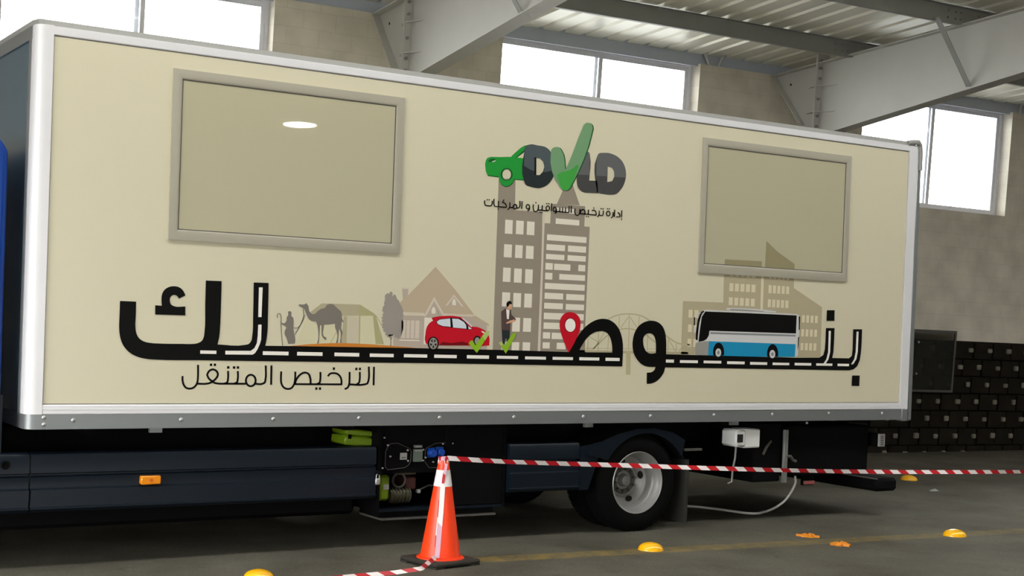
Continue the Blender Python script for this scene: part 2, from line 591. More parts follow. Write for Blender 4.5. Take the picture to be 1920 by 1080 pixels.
def purlin(y, label):
    z = zroof(y) - 0.212
    b = MB()
    # Z section: web, lower flange to the wall, upper flange to the hall
    b.box(XA, XB, y - 0.003, y + 0.003, z, z + 0.20, M_PURLIN)
    b.box(XA, XB, y - 0.003, y + 0.065, z, z + 0.005, M_PURLIN)
    b.box(XA, XB, y - 0.065, y + 0.003, z + 0.195, z + 0.20, M_PURLIN)
    b.box(XA, XB, y + 0.060, y + 0.065, z, z + 0.02, M_PURLIN)
    root = b.build('roof_purlin', frame=BM)
    tag(root, label, 'purlin', 'roof purlins')
    first = None
    for xx in [10.55, 10.67, 10.75, 11.05, 11.17, 4.5, 4.62, 5.0, 5.12]:
        for dz in (0.06, 0.14):
            if first is None:
                s = MB(); s.cyl((xx, y - 0.003, z + dz), (xx, y - 0.018, z + dz), 0.013, M_BOLT, n=8)
                first = s.build('bolt', root, BM); fx, fz = xx, dz
            else:
                d = BM.to_3x3() @ Vector((xx - fx, 0, dz - fz))
                copy_at(first, d)
    return root
purlin(-1.65, 'grey roof purlin nearest the rear wall, next after the eave beam')
purlin(-3.60, 'grey roof purlin further from the wall, at the top right with the fly brace')

def steel_frame(x, label):
    root = empty('steel_portal_frame', (x, -0.9, 0), BM)
    tag(root, label, 'steel frame', 'steel portal frames')
    w = 0.006
    # column head and column below
    b = MB()
    b.prism([(-0.10, 5.33), (-1.035, 5.415), (-1.035, 4.38), (-1.0, 4.30), (-0.76, 4.62)], 0, x - w, x + w, M_STEEL)
    b.prism([(-0.76, 4.62), (-1.0, 4.30), (-1.04, 4.30), (-0.98, -0.5), (-0.45, -0.5), (-0.50, 4.2)], 0, x - w, x + w, M_STEEL)
    b.build('column_web', root, BM)
    def flange(pts, t=0.012, hw=0.10, name='flange'):
        s = MB()
        for (y0, z0), (y1, z1) in zip(pts[:-1], pts[1:]):
            d = Vector((y1 - y0, z1 - z0)).normalized(); nn = Vector((-d.y, d.x)) * t
            q = [(y0, z0), (y1, z1), (y1 + nn.x, z1 + nn.y), (y0 + nn.x, z0 + nn.y)]
            s.prism(q, 0, x - hw, x + hw, M_STEEL)
        return s.build(name, root, BM)
    flange([(-0.07, 5.345), (-1.035, 5.43)], hw=0.10, name='top_flange')
    flange([(-0.76, 4.62), (-0.085, 5.335)], 0.012, 0.10, 'outer_flange')
    flange([(-0.45, -0.5), (-0.50, 4.2), (-0.76, 4.62)], 0.012, 0.10, 'outer_flange')
    flange([(-1.04, 4.38), (-0.98, -0.5)], 0.012, 0.10, 'inner_flange')
    # end plate with bolts and stiffeners
    s = MB()
    s.box(x - 0.10, x + 0.10, -1.062, -1.036, 4.36, 5.55, M_STEEL)
    pl = s.build('end_plate', root, BM)
    f = None
    for z in (5.46, 5.36, 5.22, 4.95, 4.72, 4.58, 4.47):
        for xs in (-0.055, 0.055):
            if f is None:
                s = MB(); s.cyl((x + xs, -1.062, z), (x + xs, -1.098, z), 0.019, M_BOLT, n=6, smooth=False)
                f = s.build('bolt', pl, BM); f0 = (xs, z)
            else:
                copy_at(f, BM.to_3x3() @ Vector((xs - f0[0], 0, z - f0[1])))
    for z in (5.12, 4.77):
        s = MB()
        s.prism([(x - 0.006, -0.78), (x - 0.09, -0.98), (x - 0.09, -1.12), (x - 0.006, -1.38)], 2, z, z + 0.012, M_STEEL)
        s.build('stiffener', root, BM)
    # rafter: haunch then slope
    top = [(-1.06, 5.42), (-4.45, 5.70), (-9.0, 6.107), (-25.0, 7.54)]
    bot = [(-25.0, 6.95), (-9.0, 5.52), (-6.2, 5.25), (-4.5, 4.965), (-1.55, 4.505), (-1.06, 4.43)]
    s = MB(); s.prism(top + bot, 0, x - w, x + w, M_STEEL)
    s.build('rafter_web', root, BM)
    flange(list(reversed([(y, z + 0.012) for y, z in top])), -0.012, 0.10, 'rafter_top_flange')
    flange([(y, z) for y, z in reversed(bot)], -0.012, 0.10, 'rafter_bottom_flange')
    # fly brace from the second purlin to the bottom flange
    s = MB()
    p0 = Vector((x - 0.53, -3.63, 5.66)); p1 = Vector((x - 0.02, -3.72, 4.90))
    d = (p1 - p0); a = d.cross(Vector((0, 1, 0))).normalized() * 0.004; c = Vector((0, 1, 0)) * 0.04
    s.add([p0 + a + c, p0 + a - c, p0 - a - c, p0 - a + c, p1 + a + c, p1 + a - c, p1 - a - c, p1 - a + c],
          [(0, 1, 2, 3), (4, 5, 6, 7), (0, 1, 5, 4), (1, 2, 6, 5), (2, 3, 7, 6), (3, 0, 4, 7)], M_PURLIN)
    s.build('fly_brace', root, BM)
    # small dark holes in the web
    for (y, z) in ((-0.42, 5.20), (-0.30, 5.02)):
        s = MB(); s.cyl((x - w - 0.002, y, z), (x - w + 0.001, y, z), 0.018, M_HOLE, n=10)
        s.build('bolt_hole', root, BM)
steel_frame(4.80, 'pale grey steel roof frame rising between the first and second windows')
steel_frame(10.87, 'pale grey steel roof frame at upper right with a diagonal fly brace')

# wires and pipe stubs over the block piers
def wire(name, pts, r, label, cat):
    b = MB(); b.tube(pts, r, M_BOXW, 8)
    return tag(b.build(name, frame=BM), label, cat)
wire('wire_stub', [(9.78, 0.03, 5.36), (9.72, 0.02, 5.46), (9.66, 0.03, 5.57)], 0.017, 'pale bent wire above the middle block pier, the one nearer the window', 'wire')
wire('wire_stub', [(9.92, 0.03, 5.36), (9.96, 0.02, 5.46), (10.02, 0.03, 5.57)], 0.017, 'pale bent wire above the middle block pier, the one further right', 'wire')
wire('conduit_pipe', [(15.80, -0.02, 5.30), (15.81, -0.02, 5.42), (15.83, -0.02, 5.56)], 0.016, 'short pale pipe at the top of the wall, right of the last window', 'pipe')

# smoked glass panel in a frame against the block base, behind the truck's tail
root = empty('framed_glass_panel', (14.0, -0.15, 0.93), BM)
tag(root, 'dark see-through framed panel fixed on the rough blocks behind the truck tail', 'panel')
b = MB()
b.box(13.3, 14.655, -0.160, -0.154, 0.96, 1.86, M_SMOKE)
b.build('glass_sheet', root, BM)
b = MB()
for (a, c, d, e) in ((13.3, 14.67, 1.84, 1.885), (13.3, 14.67, 0.93, 0.965)):
    b.box(a, c, -0.165, -0.135, d, e, M_RIMD)
b.box(14.635, 14.67, -0.165, -0.135, 0.965, 1.84, M_RIMD)
b.box(13.3, 13.335, -0.165, -0.135, 0.965, 1.84, M_RIMD)
b.build('panel_frame', root, BM)
for z in (1.69, 1.21):
    b = MB(); b.bbox(13.865, 13.90, -0.178, -0.160, z - 0.016, z + 0.016, M_LABEL, 0.006); b.build('catch', root, BM)

# round lamp under the roof at the hall's open side, seen mirrored in the truck's pane
root = empty('ceiling_lamp', (10.0, -21.6, 6.38), BM)
tag(root, 'round hanging lamp mirrored as a bright disc in the left pane of the truck', 'lamp')
b = MB()
b.cyl((10.0, -21.6, 6.38), (10.0, -21.6, 6.40), 0.31, mat('lamp_diffuser', (255, 250, 240), 0.5, emit=30.0), n=40)
b.build('diffuser', root, BM)
b = MB()
b.lathe([(0.335, 6.375), (0.34, 6.42), (0.26, 6.52), (0.10, 6.60), (0.02, 6.62), (0.02, 7.35)], (10.0, -21.6, 0), 2, M_STEEL, 32)
b.build('lamp_shade', root, BM)

# ------------------------------------------------------------------ the truck
truck = empty('box_truck', (4.2, 1.25, 0))
tag(truck, 'long cream-sided box truck with painted skyline and black road-shaped lettering', 'truck')
PX1, PZ0, PZ1 = 8.32, 1.139, 3.619
BW = 2.5
b = MB()
b.box(0, PX1, 0, 0.04, PZ0, PZ1, M_CREAM)
side = b.build('side_panel', truck)

b = MB()      # thin dark joint between panel and extrusions is a real gap
b.box(0.0, PX1, 0.012, 0.05, PZ0 - 0.01, PZ1 + 0.01, M_GUT)
b.build('panel_backing', truck)
# front corner post: rounded
b = MB()
arc = [(-0.006, -0.012)]
for i in range(9):
    t = math.radians(90 * i / 8)
    arc.append((-0.045 - 0.075 * math.sin(t) - 0.0, 0.063 - 0.075 * math.cos(t)))
arc += [(-0.12, 0.11), (-0.006, 0.11)]
b.prism(arc, 2, 1.067, 3.69, M_WHITE)
b.build('corner_post', truck)
b = MB()
b.box(-0.126, -0.116, 0.11, 0.17, 1.067, 3.66, M_RAIL)
b.build('front_trim', truck)
# rear corner post and door frame edge
b = MB()
b.box(PX1 + 0.006, 8.437, -0.012, 0.11, 1.073, 3.66, M_WHITE)
b.build('rear_post', truck)
b = MB()
b.bbox(8.437, 8.505, -0.012, BW + 0.012, 0.955, 3.70, M_RAIL, 0.012)
b.build('rear_door_frame', truck)
b = MB()
b.bbox(8.36, 8.44, -0.014, 0.06, 0.952, 1.072, M_RAIL, 0.004)
b.build('rear_corner_casting', truck)
# rails
b = MB()
b.bbox(-0.05, 8.437, -0.011, 0.09, PZ1 + 0.007, 3.688, M_WHITE, 0.006)
b.build('top_rail', truck)
b = MB()
b.prism([(-0.007, 3.686), (0.02, 3.728), (BW - 0.02, 3.728), (BW + 0.007, 3.686)], 0, -0.07, 8.42, M_GUT)
b.prism([(-0.10, 0.02), (-0.122, 0.10), (-0.122, BW - 0.1), (-0.07, BW), (-0.07, 0.0)], 2, 3.688, 3.727, M_GUT)
b.build('roof_capping', truck)
b = MB()
b.tube([(8.30, 0.0, 3.705), (8.38, -0.005, 3.722), (8.44, -0.01, 3.725), (8.475, 0.0, 3.70), (8.485, 0.0, 3.62), (8.485, 0.0, 3.45)], 0.028, M_GUT, 12)
b.build('rear_corner_seal', truck)
b = MB()
b.bbox(-0.006, 8.437, -0.011, 0.09, 1.067, PZ0 - 0.007, M_WHITE, 0.006)
b.box(-0.006, 8.437, -0.0135, -0.010, 1.098, 1.102, M_WHITE)
b.build('bottom_rail', truck)
b = MB()
arc2 = [(0.02, -0.006)] + [(-0.045 - 0.07 * math.sin(math.radians(a)), 0.064 - 0.07 * math.cos(math.radians(a))) for a in range(0, 91, 10)] + [(-0.115, BW), (0.02, BW)]
b.prism(arc2, 2, 0.965, 1.066, M_RAIL)
b.box(0.02, 8.44, -0.006, 0.08, 0.965, 1.066, M_RAIL)
b.box(0.02, 8.44, -0.009, 0.0, 0.965, 0.985, M_RAIL)
skr = b.build('skirt_rail', truck)
r0 = None
for px, py in ((137, 788), (339, 787), (512, 785.6), (672.5, 784), (823.6, 783), (963, 782), (1093, 781), (1219, 780), (1338, 778), (1447, 777), (1553, 775), (1653, 775)):
    x, z = on_side(px, py)
    if r0 is None:
        s = MB(); s.lathe([(0.016, -0.007), (0.015, -0.009), (0.010, -0.014), (0.001, -0.016)], (x, 0, z), 1, M_MET, 14)
        r0 = s.build('rivet', skr); rx, rz = x, z
    else:
        copy_at(r0, (x - rx, 0, z - rz))
for px, py in ((82, 783), (82, 796)):
    x, z = on_side(px, py); copy_at(r0, (x - rx, 0, z - rz))
# corner bracket line
b = MB(); b.box(-0.0, 0.075, -0.0095, -0.005, 0.972, 1.062, M_RAIL); b.build('corner_bracket', truck)
for px0, px1, py0, py1 in ((281, 304, 803, 811), (1097, 1112, 793, 801), (1371, 1385, 791, 797)):
    x0, z1 = on_side(px0, py0, 0.03); x1, z0 = on_side(px1, py1, 0.03)
    s = MB(); s.box(x0, x1, 0.03, 0.06, z0, 0.97, M_RAIL); s.build('floor_bracket', truck)

# front wall, far side, floor, roof of the box
b = MB()
b.box(-0.115, -0.08, 0.11, BW - 0.05, 1.067, 3.64, M_SLATE)
b.build('front_wall', truck)
b = MB(); b.box(-0.125, -0.112, 0.10, BW, 3.60, 3.69, M_RAIL); b.build('front_top_rail', truck)
b = MB(); b.box(-0.05, 8.44, BW - 0.04, BW, 1.06, 3.69, M_CREAM); b.build('far_side_panel', truck)
b = MB(); b.box(-0.1, 8.44, 0.03, BW - 0.02, 0.975, 1.05, M_BLACK); b.build('box_floor', truck)
b = MB(); b.box(-0.05, 8.40, 0.06, BW - 0.06, 3.70, 3.735, mat('white_roof', (238, 238, 236), 0.5)); b.build('truck_roof', truck)
b = MB(); b.box(8.44, 8.48, 0.06, BW - 0.06, 1.06, 3.62, M_WHITE); b.build('rear_door', truck)

# framed panes
def truck_window(x0, x1, z0, z1, gx0, gx1, gz0, gz1, label):
    b = MB()
    y = -0.020
    def side_prism(o0, o1, i1, i0):
        # a mitred frame bar with a sloped outer bead: outer corners o0,o1, inner corners i1,i0
        vs = []
        for (p, yy) in ((o0, 0.0), (o1, 0.0), (o0, -0.016), (o1, -0.016)): vs.append((p[0], yy, p[1]))
        def lerp(a, c, t): return (a[0] + (c[0] - a[0]) * t, a[1] + (c[1] - a[1]) * t)
        m0, m1 = lerp(o0, i0, 0.35), lerp(o1, i1, 0.35)
        k0, k1 = lerp(o0, i0, 0.80), lerp(o1, i1, 0.80)
        for (p, yy) in ((m0, y), (m1, y), (k0, y), (k1, y), (i0, -0.012), (i1, -0.012), (i0, 0.0), (i1, 0.0)): vs.append((p[0], yy, p[1]))
        b.add(vs, [(0, 1, 3, 2), (2, 3, 5, 4), (4, 5, 7, 6), (6, 7, 9, 8), (8, 9, 11, 10)], M_FRAME)
    O = [(x0, z0), (x1, z0), (x1, z1), (x0, z1)]
    I = [(gx0, gz0), (gx1, gz0), (gx1, gz1), (gx0, gz1)]
    for k in range(4):
        side_prism(O[k], O[(k + 1) % 4], I[(k + 1) % 4], I[k])
    o = b.build('side_window', truck)
    o['label'] = label
    g = MB(); g.box(gx0, gx1, -0.007, -0.001, gz0, gz1, M_PANE)
    p = g.build('pane', o)
    g = MB()      # dark rubber bead round the pane
    t = 0.007
    for a in ((gx0, gx1, gz1 - t, gz1), (gx0, gx1, gz0, gz0 + t), (gx0, gx0 + t, gz0, gz1), (gx1 - t, gx1, gz0, gz1)):
        g.box(a[0], a[1], -0.0095, -0.007, a[2], a[3], M_RIMD)
    g.build('rubber_bead', o)
    return o
truck_window(0.827, 2.670, 2.300, 3.507, 0.894, 2.600, 2.373, 3.438, 'framed tan pane near the truck front')
truck_window(5.678, 7.522, 2.300, 3.502, 5.738, 7.459, 2.380, 3.432, 'framed tan pane near the truck rear')

# ------------------------------------------------------------------ the print on the side panel
# outlines are traced in photo pixels, picked on to the plane of the panel and kept there as flat film
def zpts(ox, oy, s, flat, sy=None):
    sy = sy or s
    return [(ox + flat[i] / s, oy + flat[i + 1] / sy) for i in range(0, len(flat), 2)]

def smooth(pts, closed=True, limit=52, sub=4):
    n = len(pts); P = [Vector(p) for p in pts]; T = []
    corner = []
    for i in range(n):
        if not closed and i in (0, n - 1):
            corner.append(True); continue
        a = P[i] - P[i - 1]; c = P[(i + 1) % n] - P[i]
        if a.length < 1e-9 or c.length < 1e-9: corner.append(True); continue
        corner.append(math.degrees(a.angle(c)) > limit)
    out = []
    m = n if closed else n - 1
    for i in range(m):
        j = (i + 1) % n
        p0, p1 = P[i], P[j]
        L = (p1 - p0).length
        def tan(k, other_fwd):
            if corner[k]: return (p1 - p0)
            a = P[k] - P[k - 1]; c = P[(k + 1) % n] - P[k]
            t = (a.normalized() * c.length + c.normalized() * a.length)
            return t.normalized() * L if t.length > 1e-9 else (p1 - p0)
        t0, t1 = tan(i, True), tan(j, False)
        straight = corner[i] and corner[j]
        for k in range(1 if straight else sub):
            u = k / sub
            h00 = 2 * u ** 3 - 3 * u ** 2 + 1; h10 = u ** 3 - 2 * u ** 2 + u
            h01 = -2 * u ** 3 + 3 * u ** 2; h11 = u ** 3 - u ** 2
            q = p0 * h00 + t0 * h10 + p1 * h01 + t1 * h11
            out.append((q.x, q.y))
    if not closed: out.append(tuple(P[-1]))
    return out

def ellipse(cx, cy, rx, ry, n=36):
    return [(cx + rx * math.cos(2 * math.pi * i / n), cy + ry * math.sin(2 * math.pi * i / n)) for i in range(n)]

class Film(MB):
    LAY = 0.0005
    def loops(s, loops, m, layer, y0=0.0):
        L3 = [[Vector((*on_side(*p), 0)) for p in lp] for lp in loops]
        tr = tessellate_polygon(L3)
        flat = [p for lp in L3 for p in lp]
        y = y0 - 0.0004 - s.LAY * layer
        s.add([(p.x, y, p.y) for p in flat], [tuple(t) for t in tr], m)
        return s
    def poly(s, pts, m, layer, sm=False, y0=0.0):
        return s.loops([smooth(pts) if sm else pts], m, layer, y0)
    def rect(s, x0, y0, x1, y1, m, layer, yo=0.0):
        a = on_side(x0, y0); c = on_side(x1, y1)
        y = yo - 0.0004 - s.LAY * layer
        s.add([(a[0], y, c[1]), (c[0], y, c[1]), (c[0], y, a[1]), (a[0], y, a[1])], [(0, 1, 2, 3)], m)
        return s
    def rects(s, ox, oy, sc, flat, m, layer):
        for i in range(0, len(flat), 4):
            a = flat[i:i + 4]
            s.rect(ox + a[0] / sc, oy + a[1] / sc, ox + a[2] / sc, oy + a[3] / sc, m, layer)
        return s
    def stroke(s, pts, w, m, layer, closed=False, sm=True):
        if sm: pts = smooth(pts, closed)
        n = len(pts); P = [Vector(p) for p in pts]
        if closed: P.append(P[0])
        k = len(P); Ls, Rs = [], []
        for i in range(k):
            if closed and i in (0, k - 1): a, c = P[k - 2], P[1]; d = (P[0] - a).normalized() + (c - P[0]).normalized()
            elif i == 0: d = P[1] - P[0]
            elif i == k - 1: d = P[-1] - P[-2]
            else: d = (P[i] - P[i - 1]).normalized() + (P[i + 1] - P[i]).normalized()
            d = d.normalized()
            nn = Vector((-d.y, d.x)) * (w / 2)
            Ls.append(P[i] + nn); Rs.append(P[i] - nn)
        y = -0.0004 - s.LAY * layer
        vs = [(lambda q: (q[0], y, q[1]))(on_side(*p)) for p in Ls + Rs]
        s.add(vs, [(i, i + 1, k + i + 1, k + i) for i in range(k - 1)], m)
        return s
    def done(s, name, label=None):
        o = s.build(name, side, fix=False)
        if label: o['label'] = label
        return o

def ink(name, srgb): return mat('film_' + name, srgb, 0.45, spec=0.15)
I_BLACK = ink('black', (7, 7, 7)); I_WHITE = ink('white', (236, 232, 224)); I_TAUPE = ink('taupe', (146, 136, 122))
I_TAUPE2 = ink('pale_taupe', (176, 166, 138)); I_WIN = ink('window', (222, 216, 200)); I_WIN2 = ink('window_pale', (214, 206, 176))
I_CAMEL = ink('camel', (122, 116, 108)); I_TENT = ink('tent', (205, 200, 168)); I_TENTR = ink('tent_roof', (172, 164, 136))
I_TENTD = ink('tent_door', (194, 187, 164)); I_OLIVE = ink('olive', (168, 164, 122)); I_SAND = ink('sand', (196, 124, 48))
I_TREE = ink('tree', (150, 143, 136)); I_ROOF = ink('house_roof', (184, 168, 144)); I_HOUSE = ink('house_wall', (180, 167, 153))
I_EAVE = ink('house_trim', (206, 195, 180)); I_RED = ink('red', (190, 20, 38)); I_DRED = ink('dark_red', (112, 14, 20))
I_GLAZ = ink('car_glass', (204, 214, 222)); I_GREY = ink('grey', (150, 148, 142)); I_GREEN = ink('green', (34, 146, 56))
I_DGREEN = ink('deep_green', (22, 84, 40)); I_PGREEN = ink('pale_green', (112, 152, 112)); I_MGREEN = ink('mid_green', (66, 158, 68))
I_CHAR = ink('charcoal', (40, 47, 49)); I_CHAR2 = ink('charcoal_light', (70, 70, 70)); I_TICK = ink('tick', (136, 178, 40))
I_TICKL = ink('tick_light', (170, 192, 110)); I_BLUE = ink('bus_blue', (30, 140, 182)); I_BUSG = ink('bus_silver', (204, 204, 204))
I_SKIN = ink('skin', (206, 160, 128)); I_JACK = ink('jacket', (84, 68, 66)); I_BRID = ink('bridge', (182, 174, 138))
I_BGREY = ink('bus_grey', (128, 134, 136))

# main road-shaped lettering
K = (200, 500, 4.3206)
f = Film()
outer = [107,277, 103,400, 100,500, 106,560, 130,632, 180,692, 250,730, 330,748, 400,753, 740,758]
top_k = [1283,640, 1293,590, 1300,540, 1305,400, 1311,132, 1190,128, 1185,400, 1178,560, 1170,600, 1150,625, 1120,633, 897,630, 912,560, 917,500, 925,300, 930,117, 802,112, 797,300, 790,540, 785,570, 770,600, 740,618, 690,626, 600,625, 420,622, 350,617, 300,605, 262,580, 240,540, 232,490, 235,400, 238,283]
Z5 = (1020, 560, 6.0)
road_b = [(480, 677), (640, 679), (900, 682.5), (1020, 684.7), (1166.3, 687)]
sad = zpts(*Z5, [885,600, 885,510, 870,420, 840,340, 790,275, 730,238, 670,226, 610,232, 540,260, 470,310, 400,390, 330,500, 275,600])
road_t = [(955, 656.5), (770, 652.5), (620, 650)]
pts = zpts(*K, outer) + road_b + sad + road_t + zpts(*K, top_k)
hole = zpts(*Z5, [385,602, 410,550, 460,470, 510,415, 560,382, 620,366, 670,368, 710,390, 740,435, 757,490, 765,550, 765,606])
f.loops([smooth(pts, limit=40), smooth(hole, limit=40)], I_BLACK, 6)
f.poly(zpts(*K, [392,312, 445,316, 443,270, 448,222, 470,185, 505,164, 545,158, 585,166, 615,190, 638,232, 583,260, 572,240, 550,229, 528,234, 513,255, 511,280, 520,305, 540,318, 637,322, 636,395, 392,387]), I_BLACK, 6, True)
K6 = (1260, 500, 4.5)
waw = zpts(*Z5, [1371,625, 1373,540, 1370,450, 1360,380, 1330,310, 1280,265, 1200,247, 1130,262, 1060,310, 1015,390, 995,480, 995,550, 1010,620, 1050,690, 1100,740, 1150,762, 1190,767, 1252,767, 1240,800, 1210,825, 1155,832, 1153,957, 1200,955, 1260,930, 1310,885, 1345,830, 1361,772])
wh = zpts(*Z5, [1255,612, 1190,617, 1150,595, 1125,550, 1113,490, 1117,440, 1140,405, 1175,391, 1210,396, 1235,420, 1250,460, 1257,520])
f.loops([smooth(waw, limit=40), smooth(wh, limit=40)], I_BLACK, 6)
f.poly([(1247.5, 664.2)] + zpts(*K6, [1030,768, 1240,768, 1275,745, 1287,700, 1293,620, 1297,518, 1370,518, 1365,640, 1360,720, 1350,770, 1490,773, 1515,752, 1522,700, 1527,528, 1602,528, 1598,650, 1592,730, 1582,790, 1560,840, 1530,865, 1490,875]) + [(1246.5, 688.7)], I_BLACK, 6)
f.poly(zpts(*K6, [1305,367, 1370,367, 1368,458, 1302,457]), I_BLACK, 6)
f.poly(zpts(*K6, [1518,918, 1582,918, 1578,1007, 1513,1005]), I_BLACK, 6)
# lane dashes
f.rects(*K, [757,678,887,707], I_WHITE, 7)
f.poly(zpts(*K, [960,681, 1165,682, 1195,660, 1215,620, 1222,560, 1226,470, 1253,470, 1250,590, 1240,625, 1220,670, 1200,700, 1180,713, 960,711]), I_WHITE, 7)
f.poly(zpts(*K, [1232,168, 1262,168, 1253,408, 1226,408]), I_WHITE, 7)
for r in ((492.5,658.5,540.5,666.3),(556.8,659.7,604.2,667.3),(626.8,661,673,668.6),(693,662.7,737.5,669.8),(757,663.8,800.5,670.6),(813.8,664.8,855.8,671.6),(875,665.7,916.3,672.8),(931.2,666.9,970.8,673.1),(984.2,668.2,1023,674.3),(1035.8,669,1073.7,675.1),(1085.8,669.7,1123,676),(1135,670.6,1161.2,676.9),(1248.2,674,1263,680)):
    f.rect(*r, I_WHITE, 7)
f.rects(*K6, [65,788,215,814, 265,792,413,817, 463,798,610,824, 657,804,800,829, 847,809,987,832, 1033,811,1172,835, 1215,815,1350,837, 1395,818,1490,840], I_WHITE, 7)
f.poly(zpts(*K6, [1320,542, 1338,542, 1332,720, 1318,780, 1295,818, 1275,818, 1300,780, 1315,720]), I_WHITE, 7)
f.poly(zpts(*K6, [1555,548, 1572,548, 1565,720, 1553,780, 1525,824, 1508,824, 1535,780, 1547,720]), I_WHITE, 7)
f.done('road_lettering', 'black lettering drawn as a road with white lane dashes')

# caption line under the road
f = Film()
A = (335, 678, 10.105); w = 38 / 10.1
def st(Z, flat, ww, closed=False): f.stroke(zpts(*Z, flat), ww, I_BLACK, 2, closed)
def dots(Z, flat, ww, hh):
    for i in range(0, len(flat), 2):
        f.rects(*Z, [flat[i] - ww, flat[i + 1] - hh, flat[i] + ww, flat[i + 1] + hh], I_BLACK, 2)
def oval(Z, cx, cy, rx, ry, ww):
    f.stroke([(Z[0] + x / Z[2], Z[1] + y / Z[2]) for x, y in ellipse(cx, cy, rx, ry, 28)], ww, I_BLACK, 2, True)
st(A, [72,272, 72,360, 95,440, 140,495, 205,512, 275,495, 330,440, 355,380, 363,300, 366,60], w)
st(A, [350,417, 540,417, 600,400, 645,372, 705,320, 742,245, 715,180, 645,148, 575,180, 537,250, 570,320, 640,375, 690,405, 760,417, 900,418, 1270,420], w)
dots(A, [612,60, 685,60], 22, 24)
st(A, [935,175, 933,330, 915,395, 870,415], w); dots(A, [938,110], 22, 24)
st(A, [1120,178, 1118,330, 1100,395, 1055,415], w); dots(A, [1048,112, 1122,112], 22, 24)
oval(A, 1365, 358, 92, 108, w)
st(A, [1445,420, 1590,418, 1630,392, 1643,340, 1648,72], w)
st(A, [1757,72, 1750,438], w)
A = (515, 678, 9.846); w = 36 / 9.85
st(A, [120,180, 115,300, 122,400, 165,475, 240,505, 310,485, 358,415, 375,330, 380,185], w)
st(A, [372,418, 400,330, 470,240, 555,202, 620,225, 655,300, 662,415], w)
st(A, [360,416, 1246,420], w)
st(A, [843,190, 840,330, 825,390, 780,414], w); dots(A, [768,498, 835,498], 20, 24)
st(A, [980,270, 1020,225, 1090,212, 1170,235, 1220,300, 1232,380, 1230,420], w); dots(A, [1092,130], 19, 24)
st(A, [1382,190, 1380,330, 1372,420, 1345,480, 1290,508], w)
st(A, [1375,420, 1660,420, 1710,405, 1730,350, 1737,92], w)
st(A, [1570,190, 1568,330, 1550,395, 1510,417], w); dots(A, [1507,135, 1573,135], 19, 24)
st(A, [1832,95, 1825,438], w)
f.done('caption_lettering', 'thin black caption under the left half of the road')

# emblem caption
f = Film()
A = (900, 365, 14.222); w = 29 / 14.2
def st(Z, flat, ww, closed=False): f.stroke(zpts(*Z, flat), ww, I_BLACK, 8, closed)
def dots(Z, flat, ww, hh):
    for i in range(0, len(flat), 2):
        f.rects(*Z, [flat[i] - ww, flat[i + 1] - hh, flat[i] + ww, flat[i + 1] + hh], I_BLACK, 8)
def oval(Z, cx, cy, rx, ry, ww):
    f.stroke([(Z[0] + x / Z[2], Z[1] + y / Z[2]) for x, y in ellipse(cx, cy, rx, ry, 24)], ww, I_BLACK, 8, True)
st(A, [115,155, 118,220, 135,275, 180,293, 290,298, 312,260, 316,165], w); dots(A, [187,135, 240,137], 16, 17)
st(A, [368,108, 368,270, 388,312, 700,338], w); st(A, [487,165, 485,318], w); dots(A, [482,385], 16, 17)
st(A, [635,130, 588,202, 650,225, 690,280, 698,338], w)
st(A, [790,205, 785,320, 765,370, 728,400], w); st(A, [785,338, 875,342], w); oval(A, 925, 322, 50, 58, w)
st(A, [970,355, 1030,355, 1050,320, 1058,165], w); st(A, [1115,175, 1106,380], w)
oval(A, 1268, 322, 44, 60, w); st(A, [1312,330, 1305,400, 1260,442], w)
st(A, [1415,260, 1415,380, 1440,440, 1485,455, 1530,420, 1545,380, 1550,265], w); dots(A, [1483,215], 16, 17)
st(A, [1535,405, 1800,428], w); st(A, [1655,285, 1648,412], w); dots(A, [1595,472, 1645,478], 16, 16)
oval(A, 1800, 362, 46, 60, w); dots(A, [1775,240, 1827,243], 16, 17)
st(A, [1902,230, 1892,440], w)
A = (1030, 370, 13.241); w = 27 / 13.24
oval(A, 126, 298, 38, 56, w); st(A, [168,300, 165,370, 125,402], w)
st(A, [150,352, 478,380], w); st(A, [255,250, 250,358], w); st(A, [325,250, 322,362], w); st(A, [395,250, 392,368], w)
st(A, [486,212, 478,380], w); st(A, [540,208, 534,388], w)
st(A, [630,275, 630,390, 650,435, 690,447, 730,420, 748,370, 756,285], w)
st(A, [755,398, 785,322, 830,300, 865,322, 878,408], w); st(A, [748,400, 1162,442], w)
st(A, [968,305, 962,418], w); dots(A, [915,475, 962,482], 14, 16)
st(A, [1045,332, 1095,315, 1140,345, 1155,400, 1156,442], w); dots(A, [1098,268], 14, 16)
st(A, [1230,330, 1225,440, 1185,492], w); st(A, [1222,440, 1310,455, 1328,420, 1336,330], w); dots(A, [1280,282, 1327,285], 14, 15)
oval(A, 1455, 402, 44, 58, w); dots(A, [1437,285, 1482,287], 14, 15)
st(A, [1575,365, 1570,470, 1522,522], w); st(A, [1615,308, 1607,488], w)
st(A, [1690,372, 1735,410, 1742,486, 1650,482], w); st(A, [1792,322, 1785,492], w); st(A, [1786,520, 1784,572], w * 0.7)
f.done('emblem_caption', 'small black caption under the green and grey emblem')

